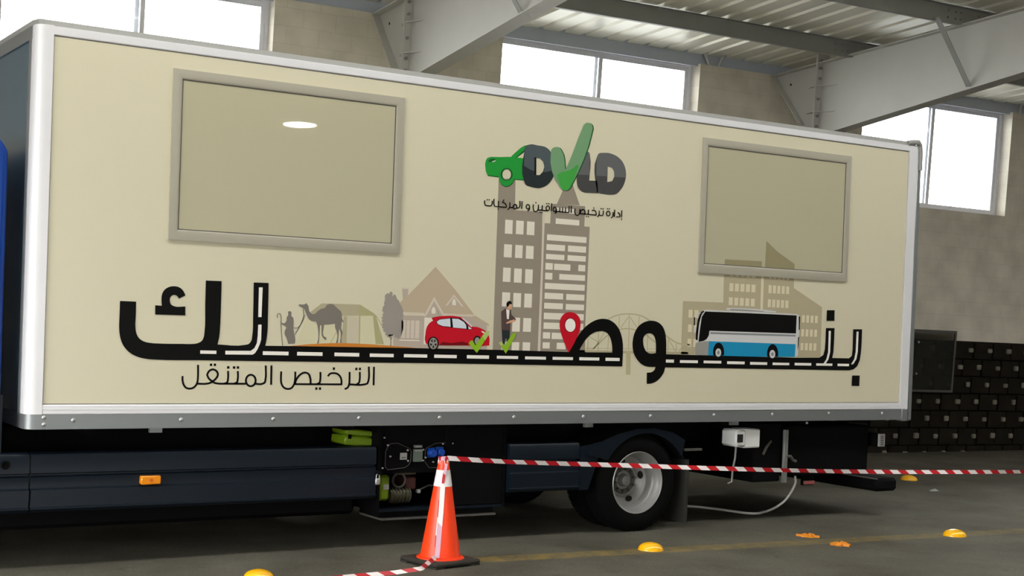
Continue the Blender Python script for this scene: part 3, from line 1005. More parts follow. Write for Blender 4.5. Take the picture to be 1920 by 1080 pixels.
# emblem: green car, letters and tick
f = Film()
E5 = (890, 220, 5.4)
def sh(dx, dy, pts): return [(x + dx, y + dy) for x, y in pts]
carg = zpts(*E5, [105,480, 110,440, 125,412, 160,400, 250,402, 365,400, 400,365, 460,312, 500,288, 545,278, 510,345, 500,420, 497,632, 400,625, 380,662, 350,690, 310,698, 270,678, 248,640, 242,600, 130,585, 112,545])
tri = zpts(*E5, [430,407, 500,352, 503,415])
wheel = zpts(*E5, [c for p in ellipse(325, 580, 46, 56) for c in p])
f.loops([sh(0.6, 1.6, carg), tri, sh(-0.9, -0.4, wheel)], I_DGREEN, 3)
f.loops([carg, tri, wheel], I_GREEN, 4)
f.loops([zpts(*E5, [c for p in ellipse(322, 578, 60, 64) for c in p]), wheel], I_DGREEN, 5)
f.poly(zpts(*E5, [135,440, 160,420, 205,418, 208,432, 170,450, 140,452]), I_DGREEN, 5)
f.poly(zpts(*E5, [170,450, 208,434, 208,446, 180,454]), I_WIN, 6)
f.poly(tri, ink('cream', (214, 205, 172)), 4)
f.poly(zpts(*E5, [415,405, 500,330, 512,345, 430,407]), I_DGREEN, 5)
dd = zpts(*E5, [496,640, 500,350, 510,300, 545,278, 640,285, 730,310, 780,370, 810,450, 813,530, 792,610, 750,670, 690,708, 560,702, 515,682])
dh = zpts(*E5, [612,412, 660,415, 692,450, 703,500, 690,550, 655,585, 612,583])
f.loops([smooth(dd, limit=60), dh], I_CHAR, 5)
f.poly(zpts(*E5, [603,402, 622,405, 622,582, 612,585, 603,580]), I_BLACK, 6)
ll = zpts(*E5, [1080,352, 1120,340, 1155,355, 1166,395, 1158,640, 1240,642, 1246,768, 1170,765, 1090,755, 1048,715, 1032,650, 1045,510])
f.poly(ll, I_CHAR2, 5, True)
d2 = zpts(*E5, [1235,405, 1255,368, 1300,360, 1400,375, 1470,420, 1515,490, 1531,570, 1520,650, 1480,730, 1430,776, 1380,782, 1300,776, 1240,765, 1228,700])
d2h = zpts(*E5, [1345,495, 1390,512, 1410,550, 1412,600, 1390,645, 1340,656])
f.loops([smooth(d2, limit=60), d2h], I_CHAR2, 5)
f.poly(zpts(*E5, [498,490, 500,350, 510,300, 545,278, 640,285, 730,310, 780,370, 810,450, 813,520, 760,546, 700,556, 703,500, 692,450, 660,415, 612,412, 603,402, 603,545, 560,530]), ink('charcoal_sheen', (76, 86, 90)), 6)
f.poly(zpts(*E5, [1080,352, 1120,340, 1155,355, 1166,395, 1160,585, 1038,580, 1045,510]), ink('grey_sheen', (96, 98, 98)), 6)
f.poly(zpts(*E5, [1235,405, 1255,368, 1300,360, 1400,375, 1470,420, 1515,490, 1531,570, 1526,610, 1412,604, 1410,550, 1390,512, 1345,495, 1342,598, 1230,592]), ink('grey_sheen', (96, 98, 98)), 6)
vv = zpts(*E5, [768,360, 775,325, 805,304, 850,305, 876,335, 915,530, 935,490, 1085,115, 1105,72, 1140,55, 1175,67, 1192,105, 1184,150, 985,670, 960,715, 930,740, 895,738, 868,712])
f.poly(sh(2.2, 0.6, vv), I_DGREEN, 7, True)
f.poly(vv, I_PGREEN, 8, True)
f.poly(zpts(*E5, [832,580, 870,558, 910,548, 960,535, 1000,512, 1036,478, 1048,500, 985,670, 960,715, 930,740, 895,738, 868,712]), I_MGREEN, 9)
f.done('emblem', 'green car and tick joined to dark grey letters')

# skyline towers
f = Film()
f.poly([(935, 335), (966.5, 335), (965.5, 394), (1017, 397.5), (1011, 660), (923.5, 660)], I_TAUPE, 1)
B1 = (900, 340, 4.909); B2 = (900, 520, 6.0)
f.rects(*B1, [232,352,297,485, 333,360,398,490, 433,368,498,497, 222,578,290,702, 325,585,388,708, 424,592,490,715, 213,793,278,927, 315,801,380,934, 417,808,481,940], I_WIN, 2)
f.rects(*B2, [250,167,333,330, 376,175,457,337, 500,182,580,342, 365,452,445,612, 487,457,570,614, 357,728,438,822, 480,730,560,825, 238,722,300,818], I_WIN, 2)
f.poly([(1018.5, 400), (1021.5, 401), (1012.8, 660), (1007.8, 660)], I_EAVE, 2)
f.poly([(1067.8, 329), (1087, 385), (1043.7, 383)], I_TAUPE, 1)
f.poly([(1033.4, 381.8), (1097.1, 386.8), (1095.5, 424.5), (1105.7, 425.5), (1097.5, 603), (1096.5, 662), (1012.5, 660), (1020.8, 418.4), (1031.5, 418.8)], I_TAUPE, 1)
f.rects(*B1, [700,240,875,302, 697,340,912,408, 617,487,978,568, 612,577,780,643, 810,590,975,658, 608,667,775,726, 806,679,972,740, 603,750,668,815, 682,757,830,823, 905,768,967,830, 600,840,664,905, 730,852,965,917, 597,934,962,1008], I_WIN, 2)
f.rects(*B2, [727,172,933,250, 970,187,1172,263, 722,285,930,360, 965,299,1168,373, 718,397,1165,486, 715,507,1160,593, 708,617,787,690, 807,622,960,698, 705,730,782,801, 863,735,960,810], I_WIN, 2)
f.done('tower_drawing', 'two grey towers with pale windows printed behind the emblem')

# pin
f = Film()
f.loops([smooth(zpts(*Z5, [275,607, 235,520, 205,440, 180,360, 172,290, 185,220, 225,170, 290,150, 355,170, 400,225, 408,300, 395,370, 360,450, 320,530]))], I_RED, 8)
f.poly(zpts(*Z5, [c for p in ellipse(290, 297, 66, 83) for c in p]), I_DRED, 9)
f.poly(zpts(*Z5, [c for p in ellipse(292, 298, 58, 75) for c in p]), I_WHITE, 10)
f.done('map_pin_drawing', 'red map pin on the road')

# bridge
f = Film()
def bl(flat, w=1.5): f.stroke(zpts(*Z5, flat), w, I_BRID, 2)
bl([390,520, 510,400, 640,290, 735,225, 790,197, 860,178, 950,172, 1050,182, 1120,205, 1180,242, 1270,320, 1360,408, 1420,450, 1480,490, 1540,510, 1640,520], 2.6)
bl([560,560, 640,480, 740,395, 850,347, 950,338, 1020,350, 1120,390, 1250,490], 2.4)
for x, a, c in ((848, 200, 345), (958, 176, 580), (1070, 200, 350), (497, 410, 580), (615, 320, 580), (725, 405, 580), (1167, 405, 590), (1400, 440, 600), (1490, 505, 600)):
    bl([x, a, x - 8, c], 1.5)
for q in ([950,205,860,330], [965,205,1045,325], [500,420,610,492], [700,330,605,500,545,570], [1400,450,1475,590], [1565,515,1515,600]):
    bl(q, 1.5)
bl([385,556, 1620,572], 0.9)
f.poly(zpts(*Z5, [385,578, 1620,600, 1620,632, 385,606]), I_GREY if False else I_TAUPE2, 1)
f.poly(zpts(*Z5, [890,585, 1000,587, 1000,616, 975,616, 970,857, 920,855, 922,614, 890,614]), I_BRID, 3)
f.done('bridge_drawing', 'olive arch bridge printed behind the lettering')

# tent, camel, herder, sand
f = Film()
T = (500, 540, 7.7125)
f.poly(zpts(*T, [415,812, 540,520, 600,385, 1110,395, 1560,385, 1690,812]), I_TENT, 1)
f.poly(zpts(*T, [590,380, 795,222, 1350,240, 1560,372, 1560,400, 1110,405, 590,400]), I_TENTR, 2)
f.poly(zpts(*T, [1340,245, 1350,240, 1560,372, 1560,400, 1330,402]), I_OLIVE, 3)
f.poly(zpts(*T, [1110,410, 1165,410, 1155,808, 1085,808]), I_TENTR, 2)
f.rects(*T, [1170,412,1338,806], I_TENTD, 2)
f.poly(zpts(*T, [1535,400, 1575,385, 1695,812, 1575,812]), I_OLIVE, 2)
f.stroke(zpts(*T, [1345,400, 1338,812]), 2.4, I_OLIVE, 3)
f.stroke(zpts(*T, [1572,388, 1665,545]), 1.3, I_OLIVE, 3)
f.stroke(zpts(*T, [1010,630, 920,800]), 1.2, I_OLIVE, 3)
f.done('tent_drawing', 'pale olive tent behind the camel')
f = Film()
f.poly([(540, 649), (585, 645), (635, 643.3), (685, 645), (730, 648), (785, 652.8), (785, 656), (540, 652)], I_SAND, 3, True)
f.done('sand_drawing', 'strip of orange sand under the camel')
f = Film()
f.poly(zpts(*T, [455,255, 470,235, 545,235, 575,218, 585,235, 600,260, 610,320, 625,350, 660,380, 700,370, 740,330, 790,300, 840,285, 870,245, 910,232, 960,238, 1000,275, 1040,310, 1075,345, 1085,390, 1090,440, 1112,490, 1105,500, 1085,482, 1080,530, 1075,580, 1095,640, 1085,700, 1080,795, 1055,795, 1068,700, 1065,640, 1045,590, 1040,660, 1028,795, 1000,795, 1020,700, 1010,630, 990,580, 985,515, 920,525, 830,530, 820,600, 815,670, 830,700, 862,715, 860,755, 845,750, 800,700, 790,620, 790,540, 770,540, 765,640, 752,800, 725,805, 742,740, 740,600, 725,520, 710,485, 660,480, 610,450, 580,400, 560,350, 545,310, 520,290, 480,268]), I_CAMEL, 4, True)
f.stroke(zpts(*T, [530,300, 532,400, 510,480, 465,560, 430,580, 388,574]), 1.5, I_CAMEL, 4)
f.stroke(zpts(*T, [555,385, 530,450, 480,545, 405,670]), 1.3, I_CAMEL, 4)
f.done('camel_drawing', 'grey camel silhouette on a halter')
f = Film()
f.poly(zpts(*T, [305,345, 330,332, 352,345, 357,370, 352,395, 380,430, 388,500, 385,580, 400,680, 412,770, 405,805, 310,808, 285,720, 258,660, 265,610, 290,570, 250,540, 215,522, 215,512, 260,510, 285,470, 290,420, 308,395]), I_CAMEL, 4, True)
f.stroke(zpts(*T, [158,432, 150,400, 162,372, 188,370, 200,400, 205,520, 215,680, 228,835]), 1.5, I_CAMEL, 4)
f.done('herder_drawing', 'grey robed herder silhouette with a crook')

# tree and house
f = Film()
H = (700, 490, 5.4)
tp = zpts(*H, [165,312, 182,310, 190,348, 215,342, 240,370, 250,400, 275,430, 290,480, 300,520, 302,600, 296,680, 290,740, 262,785, 225,770, 205,745, 180,752, 150,765, 130,750, 100,700, 85,650, 85,590, 95,540, 90,490, 105,440, 108,390, 130,335])
rnd = random.Random(3)
jag = []
for i, p in enumerate(tp):
    q = tp[(i + 1) % len(tp)]
    for k in range(4):
        t = k / 4
        jag.append((p[0] + (q[0] - p[0]) * t + rnd.uniform(-2.0, 2.0), p[1] + (q[1] - p[1]) * t + rnd.uniform(-2.2, 2.2)))
f.loops([jag], I_TREE, 3)
f.poly(zpts(*H, [150,740, 172,800, 168,862, 182,862, 183,800, 200,740]), I_TREE, 3)
f.done('tree_drawing', 'grey leafy tree left of the house')
f = Film()
f.poly(zpts(*H, [205,545, 1000,560, 1150,640, 1150,892, 200,878]), I_HOUSE, 1)
f.poly(zpts(*H, [630,55, 830,290, 1028,550, 300,530, 262,420, 350,345]), I_ROOF, 2)
f.poly(zpts(*H, [292,270, 355,268, 350,350, 298,395]), I_HOUSE, 1)
f.rects(*H, [288,264,358,282], I_EAVE, 2)
f.poly(zpts(*H, [1000,545, 1028,548, 1168,635, 1168,655, 1005,575]), I_ROOF, 2)
f.poly(zpts(*H, [300,512, 515,522, 515,538, 300,530]), I_EAVE, 3)
f.poly(zpts(*H, [700,528, 1028,540, 1028,556, 690,545]), I_EAVE, 3)
f.poly(zpts(*H, [615,358, 722,548, 698,548, 615,400, 532,556, 508,556]), I_EAVE, 4)
f.poly(zpts(*H, [615,400, 698,548, 698,575, 522,570, 532,556]), I_HOUSE, 3)
f.poly(zpts(*H, [815,335, 915,460, 890,455, 815,360, 752,444, 728,450]), I_EAVE, 3)
f.poly(zpts(*H, [815,360, 890,455, 752,446]), I_HOUSE, 3)
f.poly(zpts(*H, [588,528, 588,490, 598,468, 608,462, 620,470, 628,492, 628,530]), I_WIN, 5)
f.poly(zpts(*H, [797,442, 797,405, 806,385, 815,378, 826,386, 834,408, 834,446]), I_WIN, 5)
f.rects(*H, [285,595,460,782], I_EAVE, 3)
for k in (1, 2, 3):
    f.rects(*H, [283 + k * 44,597,287 + k * 44,780], I_HOUSE, 4)
f.rects(*H, [285,640,460,644, 285,684,460,690, 285,735,460,739], I_HOUSE, 4)
f.rects(*H, [262,792,466,808], I_WIN, 4)
f.rects(*H, [517,567,606,842], I_WIN, 3)
f.done('house_drawing', 'beige gabled house behind the red car')

# red car
f = Film()
f.poly(zpts(*H, [520,790, 525,740, 540,665, 570,622, 602,600, 588,572, 640,560, 730,552, 840,556, 895,570, 950,610, 1000,658, 1050,665, 1110,690, 1150,720, 1172,770, 1172,852, 1090,858, 960,853, 660,850, 570,845, 530,832]), I_RED, 5, True)
f.poly(zpts(*H, [632,612, 665,585, 780,570, 870,575, 930,612, 958,655, 1000,685, 960,690, 800,672, 690,660, 650,640]), I_BLACK, 6)
f.poly(zpts(*H, [640,612, 668,590, 775,578, 780,662, 700,655, 652,635]), I_GLAZ, 7)
f.poly(zpts(*H, [795,580, 860,583, 915,615, 937,645, 940,682, 805,670]), I_GLAZ, 7)
f.poly(zpts(*H, [888,570, 905,574, 955,612, 1002,660, 990,664, 945,622]), I_GLAZ, 7)
f.poly(zpts(*H, [958,655, 995,684, 962,686]), I_GLAZ, 7)
f.poly(zpts(*H, [700,815, 780,828, 900,812, 960,830, 955,852, 660,850]), I_DRED, 6)
f.poly(zpts(*H, [c for p in ellipse(605, 832, 56, 70) for c in p]), I_BLACK, 6)
f.poly(zpts(*H, [c for p in ellipse(605, 832, 42, 58) for c in p]), I_GREY, 7)
for k in range(5):
    t = math.radians(18 + 72 * k)
    f.poly(zpts(*H, [605 + 34 * math.cos(t - .34), 832 + 47 * math.sin(t - .34), 605 + 34 * math.cos(t + .34), 832 + 47 * math.sin(t + .34), 605 + 9 * math.cos(t), 832 + 12 * math.sin(t)]), I_BLACK, 8)
f.poly(zpts(*H, [c for p in ellipse(1050, 808, 40, 54) for c in p]), I_BLACK, 6)
f.poly(zpts(*H, [c for p in ellipse(1050, 806, 26, 38) for c in p]), I_GREY, 7)
f.poly(zpts(*H, [1088,703, 1120,712, 1128,735, 1100,722]), I_WIN, 7)
f.stroke(zpts(*H, [660,548, 652,505, 645,490]), 0.9, I_TAUPE, 5)
f.done('car_drawing', 'red hatchback printed on the road')
f = Film()
f.poly(zpts(*H, [962,830, 978,805, 1002,800, 1030,852, 1130,712, 1172,703, 1165,742, 1045,928]), I_TICK, 9)
f.poly(zpts(*H, [1130,712, 1172,703, 1165,742, 1130,800, 1098,760]), I_TICKL, 10)
f.done('tick_drawing', 'green tick over the red car')
f = Film()
f.poly(zpts(*B2, [205,735, 240,725, 272,768, 360,635, 410,612, 385,680, 287,858]), I_TICK, 9)
f.poly(zpts(*B2, [205,735, 240,725, 262,755, 230,775], ), I_TICKL, 10)
f.done('tick_drawing', 'green tick at the standing man')
f = Film()
f.poly(zpts(*B2, [236,385, 282,350, 345,365, 352,420, 402,468, 395,492, 340,482, 338,600, 240,592]), I_JACK, 5)
f.poly(zpts(*B2, [242,590, 335,598, 330,700, 322,765, 300,750, 298,690, 285,690, 275,762, 250,745]), I_CHAR, 5)
f.poly(zpts(*B2, [292,355, 330,370, 322,470, 300,468]), I_WHITE, 6)
f.poly(zpts(*B2, [300,335, 308,295, 352,295, 357,320, 350,352, 335,366, 305,352]), I_SKIN, 6, True)
f.poly(zpts(*B2, [295,332, 298,285, 325,263, 352,275, 357,302, 332,300, 312,332]), I_BLACK, 7, True)
f.poly(zpts(*B2, [288,512, 330,488, 385,472, 398,492, 345,510, 300,522]), I_SKIN, 7)
f.done('person_drawing', 'man in a dark jacket and white shirt printed by the towers')

# offices behind the bus, bus
f = Film()
f.poly(zpts(*K6, [92,290, 432,303, 438,66, 775,84, 1030,100, 1028,180, 1266,342, 1252,770, 75,738]), I_TAUPE2, 1)
f.poly(zpts(*K6, [752,84, 775,86, 765,368, 745,368]), I_WIN2, 2)
for k in range(5):
    x = 485 + 46.5 * k
    f.rects(*K6, [x, 139 + 3 * k, x + 31, 207 + 2.5 * k, x - 5, 258 + 3 * k, x + 25, 325 + 2.5 * k, x + 3, 67 + 3.2 * k, x + 32, 82 + 3 * k], I_WIN2, 2)
    x = 815 + 37 * k
    f.rects(*K6, [x, 155 + 3 * k, x + 23, 224 + 2 * k, x - 6, 275 + 2.5 * k, x + 17, 342 + 2 * k, x + 3, 88 + 2.5 * k, x + 25, 102 + 2.5 * k], I_WIN2, 2)
for k in range(4):
    x = 1097 + 36.5 * k
    f.rects(*K6, [x, 409 + 2 * k, x + 21, 471 + 1.5 * k, x - 6, 527 + 1.5 * k, x + 15, 588 + 1.5 * k, x - 12, 644 + k, x + 9, 705 + k], I_WIN2, 2)
for k in range(2):
    x = 140 + 50 * k
    f.rects(*K6, [x, 363 + 3 * k, x + 31, 430 + 3 * k, x - 5, 487 + 3 * k, x + 26, 552 + 3 * k, x - 9, 608 + 2 * k, x + 21, 676 + 2 * k], I_WIN2, 2)
f.done('office_drawing', 'beige office blocks printed behind the bus')
f = Film()
U7 = (1270, 560, 7.68)
f.poly(zpts(*U7, [258,805, 252,700, 268,600, 262,560, 285,300, 330,205, 370,158, 1000,185, 1720,222, 1756,245, 1762,400, 1748,560, 1735,820, 1690,838, 440,832]), I_BUSG, 4)
f.poly(zpts(*U7, [700,160, 712,133, 1000,142, 1240,158, 1420,182, 1422,198]), I_BUSG, 4)
f.poly(zpts(*U7, [760,150, 1000,160, 1250,180, 1250,186, 760,164]), I_BGREY, 5)
f.poly(zpts(*U7, [400,184, 1000,207, 1716,241, 1705,502, 460,462, 450,530, 420,580, 380,608, 302,622, 322,440, 350,260]), I_BLACK, 5)
f.poly(zpts(*U7, [262,590, 265,480, 288,305, 335,195, 372,170, 385,180, 345,235, 318,330, 298,480, 288,600]), I_BLACK, 5)
f.stroke(zpts(*U7, [296,620, 305,470, 326,320, 352,240, 392,180]), 1.5, I_BUSG, 6)
f.poly(zpts(*U7, [470,482, 1700,520, 1698,546, 472,508]), I_BGREY, 5)
f.poly(zpts(*U7, [452,612, 1700,655, 1690,838, 440,832, 445,700]), I_BLUE, 5)
f.poly(zpts(*U7, [262,640, 300,625, 400,612, 450,614, 445,700, 438,832, 258,806, 252,700]), I_GREY, 5)
for cx, cy in ((590, 770), (1368, 792)):
    f.poly(zpts(*U7, [c for p in ellipse(cx, cy, 80, 138) if p[1] < cy + 62 for c in p]), I_BLACK, 7)
    f.poly(zpts(*U7, [c for p in ellipse(cx - 4, cy + 6, 41, 60) for c in p]), I_BUSG, 8)
    f.poly(zpts(*U7, [c for p in ellipse(cx - 4, cy + 6, 17, 26) for c in p]), I_BGREY, 9)
f.poly(zpts(*U7, [1745,250, 1765,262, 1760,450, 1745,450]), I_BLACK, 5)
f.poly(zpts(*U7, [1735,560, 1752,545, 1740,690, 1728,740]), I_BLACK, 5)
f.poly(zpts(*U7, [235,268, 252,268, 250,384, 233,384]), I_BLACK, 5)
f.poly(zpts(*U7, [255,268, 300,205, 355,200, 355,215, 305,222, 275,272]), I_BUSG, 5)
f.poly(zpts(*U7, [240,392, 270,400, 262,500, 232,480]), I_BUSG, 5)
f.poly(zpts(*U7, [1725,470, 1755,470, 1755,525, 1728,540]), I_BUSG, 6)
f.done('bus_drawing', 'white and blue coach printed on the road')

# the print carries on under the film of the rear pane
f = Film()
G = (1290, 240, 3.6)
I_PT = mat('film_pane_shade', (150, 142, 110), 0.06, coat=0.8)
f.poly(zpts(*G, [525,762, 600,835, 715,918, 715,955, 515,945]), I_PT, 1, y0=-0.0068)
f.poly(zpts(*G, [245,886, 495,900, 495,942, 242,930]), I_PT, 1, y0=-0.0068)
f.done('pane_print', 'darker skyline shapes at the foot of the rear pane')

# ------------------------------------------------------------------ truck underside
# ribbed side skirts
PROF = [(0.12, 0.80), (0.075, 0.79), (0.062, 0.772), (0.058, 0.660), (0.085, 0.652), (0.085, 0.640), (0.060, 0.632), (0.068, 0.562), (0.066, 0.556), (0.042, 0.548), (0.040, 0.540), (0.056, 0.434), (0.055, 0.430), (0.040, 0.424), (0.040, 0.416), (0.07, 0.392), (0.13, 0.392)]
def skirt(x0, x1, nm='side_skirt'):
    s = MB(); s.prism(PROF, 0, x0, x1, M_NAVY)
    return s.build(nm, truck)
skirt(-0.050, 2.57)
k2 = skirt(-1.05, -0.062)
skirt(3.80, 4.505)
s = MB(); s.lathe([(0.030, 0.058), (0.030, 0.048), (0.022, 0.046), (0.020, 0.054), (0.001, 0.055)], (-0.22, 0, 0.722), 1, M_BLACK, 20)
s.build('filler_cap', k2)
s = MB()
s.bbox(0.703, 0.845, 0.020, 0.075, 0.563, 0.624, M_AMBER, 0.006)
mk = s.build('marker_lamp', truck); mk['label'] = 'amber side marker lamp'
s = MB(); s.cyl((0.775, 0.021, 0.594), (0.775, 0.017, 0.594), 0.012, mat('amber_dark', (190, 90, 10), 0.3), n=12); s.build('bulb', mk)

# frame rails, cross members, axle
for y in (0.78, 1.64):
    s = MB()
    s.box(-2.2, 8.1, y, y + 0.012, 0.70, 0.93, M_BLACK); s.box(-2.2, 8.1, y, y + 0.08, 0.70, 0.712, M_BLACK); s.box(-2.2, 8.1, y, y + 0.08, 0.918, 0.93, M_BLACK)
    s.build('frame_rail', truck)
for x in (0.3, 1.3, 2.3, 3.3, 4.3, 6.1, 7.1, 7.9):
    s = MB(); s.box(x, x + 0.08, 0.08, BW - 0.08, 0.925, 0.978, M_BLACK); s.build('cross_member', truck)
AX, AZ, TR = 5.145, 0.432, 0.432
s = MB(); s.cyl((AX, 0.35, AZ), (AX, BW - 0.35, AZ), 0.075, M_BLACK, n=20)
s.lathe([(0.02, 1.02), (0.14, 1.08), (0.19, 1.20), (0.19, 1.30), (0.14, 1.42), (0.02, 1.48)], (AX, 0, AZ), 1, M_BLACK, 24)
s.build('rear_axle', truck)
for y in (0.82, 1.62):
    s = MB(); s.tube([(AX - 0.75, y, 0.66), (AX - 0.4, y, 0.56), (AX, y, 0.52), (AX + 0.4, y, 0.56), (AX + 0.75, y, 0.66)], 0.04, M_BLACK, 8)
    s.build('leaf_spring', truck)
# belly: gearbox, shaft, tank and added slabs that keep the underside dark
s = MB(); s.bbox(0.2, 2.3, 0.9, 1.6, 0.42, 0.90, M_BLACK, 0.03); s.build('gearbox', truck)
s = MB(); s.cyl((2.3, 1.25, 0.58), (AX, 1.25, AZ), 0.05, M_BLACK, n=14); s.build('drive_shaft', truck)
s = MB(); s.bbox(2.7, 4.4, 1.75, 2.42, 0.36, 0.90, M_BLACK, 0.04); s.build('fuel_tank', truck)
s = MB(); s.bbox(-2.5, 2.55, 0.36, 2.36, 0.23, 0.40, M_BLACK, 0.03); s.build('underbody_light_block', truck)  # added slab that blocks light from the floor under the truck
s = MB(); s.bbox(2.6, 4.3, 0.78, 1.70, 0.22, 0.62, M_BLACK, 0.03); s.build('belly_light_block', truck)  # second added slab, behind the locker, shading the floor below
s = MB(); s.bbox(-0.05, 2.5, 2.38, 2.44, 0.39, 0.80, M_NAVY, 0.01); s.build('side_skirt', truck)

def wheel(y0, sgn, x=AX, dual=True, single_rim=False):
    """one tyre with rim, outer side at y0, sgn = direction of the axle inwards"""
    s = MB()
    wd = 0.235
    prof = [(0.268, 0.012), (0.285, 0.0), (0.33, -0.006), (0.375, -0.002), (0.405, 0.012), (0.425, 0.028), (TR, 0.045), (TR, wd - 0.045), (0.425, wd - 0.028), (0.40, wd - 0.012), (0.33, wd), (0.268, wd - 0.015)]
    s.lathe([(r, y0 + sgn * a) for r, a in prof], (x, 0, AZ), 1, M_RUBBER, 72)
    for k in range(40):
        t = 2 * math.pi * k / 40
        for a, c in ((0.035, 0.10), (0.135, 0.20)):
            M = Matrix.Translation((x, 0, AZ)) @ Matrix.Rotation(t + (0.04 if a > .1 else 0), 4, 'Y')
            ya, yc = sorted((y0 + sgn * a, y0 + sgn * c))
            s.box(TR - 0.006, TR + 0.004, ya, yc, -0.026, 0.026, M_RUBBER, M)
    return s
def wheel_part(y0, sgn, x, detailed, nm='wheel'):
    o = wheel(y0, sgn, x).build(nm, truck)
    r = MB()
    pr = [(0.268, 0.014), (0.274, 0.004), (0.270, -0.002), (0.262, 0.002), (0.256, 0.018), (0.252, 0.040), (0.243, 0.052), (0.240, 0.082), (0.234, 0.092), (0.226, 0.104), (0.224, 0.150), (0.216, 0.168), (0.205, 0.172), (0.190, 0.176), (0.160, 0.190), (0.146, 0.206), (0.140, 0.214), (0.128, 0.216), (0.060, 0.216)]
    r.lathe([(a, y0 + sgn * c) for a, c in pr], (x, 0, AZ), 1, M_RIM, 64)
    rim = r.build('rim', o)
    if detailed:
        for k in range(4):
            t = math.radians(15 + 90 * k)
            d = Vector((math.cos(t), 0, math.sin(t))); c = Vector((x, 0, AZ))
            nrm = Vector((0, -sgn, 0)) * 0.93 - d * 0.36
            tt = Vector((-d.z, 0, d.x)); rr = tt.cross(nrm).normalized()
            ctr = c + d * 0.170 + Vector((0, y0 + sgn * 0.1825, 0))
            h = MB(); n = 20
            vs = [ctr + tt * (0.036 * math.cos(2 * math.pi * i / n)) + rr * (0.026 * math.sin(2 * math.pi * i / n)) for i in range(n)]
            vs2 = [v + nrm.normalized() * 0.003 for v in vs]
            h.add(vs + vs2, [tuple(range(n, 2 * n))] + [(i, (i + 1) % n, n + (i + 1) % n, n + i) for i in range(n)], M_HOLE)
            h.build('hand_hole', rim)
        hb = MB()
        yy = lambda a: y0 + sgn * a
        hb.lathe([(0.128, yy(0.214)), (0.120, yy(0.202)), (0.085, yy(0.206)), (0.080, yy(0.222))], (x, 0, AZ), 1, M_RIMD, 40)
        hb.lathe([(0.080, yy(0.220)), (0.062, yy(0.226))], (x, 0, AZ), 1, M_HOLE, 40)
        hb.lathe([(0.062, yy(0.226)), (0.054, yy(0.190)), (0.040, yy(0.172)), (0.024, yy(0.168)), (0.020, yy(0.174)), (0.001, yy(0.174))], (x, 0, AZ), 1, M_RIM, 32)
        h = hb.build('hub', o)
        first = None
        for k in range(10):
            t = 2 * math.pi * k / 10 + .2
            p = Vector((x + 0.102 * math.cos(t), yy(0.206), AZ + 0.102 * math.sin(t)))
            if first is None:
                nb = MB(); nb.cyl(p, p + Vector((0, -sgn * 0.028, 0)), 0.013, M_RIMD, n=6, smooth=False)
                first = nb.build('wheel_nut', h); p0 = p
            else: copy_at(first, p - p0)
    return o
wheel_part(0.062, 1, AX, True)
wheel_part(0.335, 1, AX, False)
wheel_part(BW - 0.062, -1, AX, False)
wheel_part(BW - 0.335, -1, AX, False)
wheel_part(0.14, 1, -1.75, True)
wheel_part(BW - 0.14, -1, -1.75, False)

# mudguard over the rear wheel
s = MB()
n = 20
def arcpts(r, a0, a1): return [(AX + 0.06 + r * math.cos(math.radians(a0 + (a1 - a0) * i / n)), AZ - 0.02 + r * 0.96 * math.sin(math.radians(a0 + (a1 - a0) * i / n))) for i in range(n + 1)]
ain, aout = arcpts(0.475, 158, 28), arcpts(0.50, 158, 28)
s.prism(ain + list(reversed(aout)), 1, 0.045, 0.66, M_BLACK)
lip_out = [(4.56, 0.70), (4.70, 0.79), (4.90, 0.865), (5.10, 0.905), (5.30, 0.91), (5.50, 0.87), (5.64, 0.80)]
lip_in = arcpts(0.475, 150, 32)
s.prism(lip_in + list(reversed(lip_out)), 1, 0.035, 0.055, M_NAVY)
s.build('mudguard', truck)
s = MB(); s.prism([(4.51, 0.76), (4.62, 0.775), (4.74, 0.80), (4.66, 0.55), (4.60, 0.39), (4.51, 0.39)], 1, 0.05, 0.075, M_NAVY)
s.build('skirt_gusset', truck)
s = MB(); s.bbox(5.70, 5.735, 0.08, 0.60, 0.05, 0.62, M_FLAP, 0.004); s.build('mud_flap', truck)
s = MB(); s.box(5.66, 5.86, 0.06, 0.10, 0.70, 0.72, M_RIMD); s.build('mudguard_stay', truck)

# equipment locker with the generator
lock = MB()
x0, x1, z0, z1 = 2.605, 3.79, 0.275, 0.955
lock.box(x0, x0 + 0.025, 0.10, 0.72, z0, z1, M_BLACK)
lock.box(x1 - 0.025, x1, 0.10, 0.72, z0, z1, M_BLACK)
lock.box(x0 + 0.025, x1 - 0.025, 0.10, 0.72, z0, z0 + 0.02, M_NAVY)
lock.box(x0 + 0.025, x1 - 0.025, 0.10, 0.72, z1 - 0.02, z1, M_BLACK)
lock.box(x0 + 0.025, x1 - 0.025, 0.70, 0.72, z0 + 0.02, z1 - 0.02, M_BLACK)
locker = lock.build('equipment_locker', truck)
def on_y(px, py, y): p = unp(px, py, 1, y); return (p.x, y, p.z)
PNL = 0.13
pn = MB(); a = on_y(716, 796, PNL); c = on_y(846, 884, PNL)
pn.box(x0 + 0.025, c[0], PNL, PNL + 0.02, c[2], z1 - 0.02, M_BLACK); pn.build('control_panel', locker)
QZ = (690, 790, 9.82)
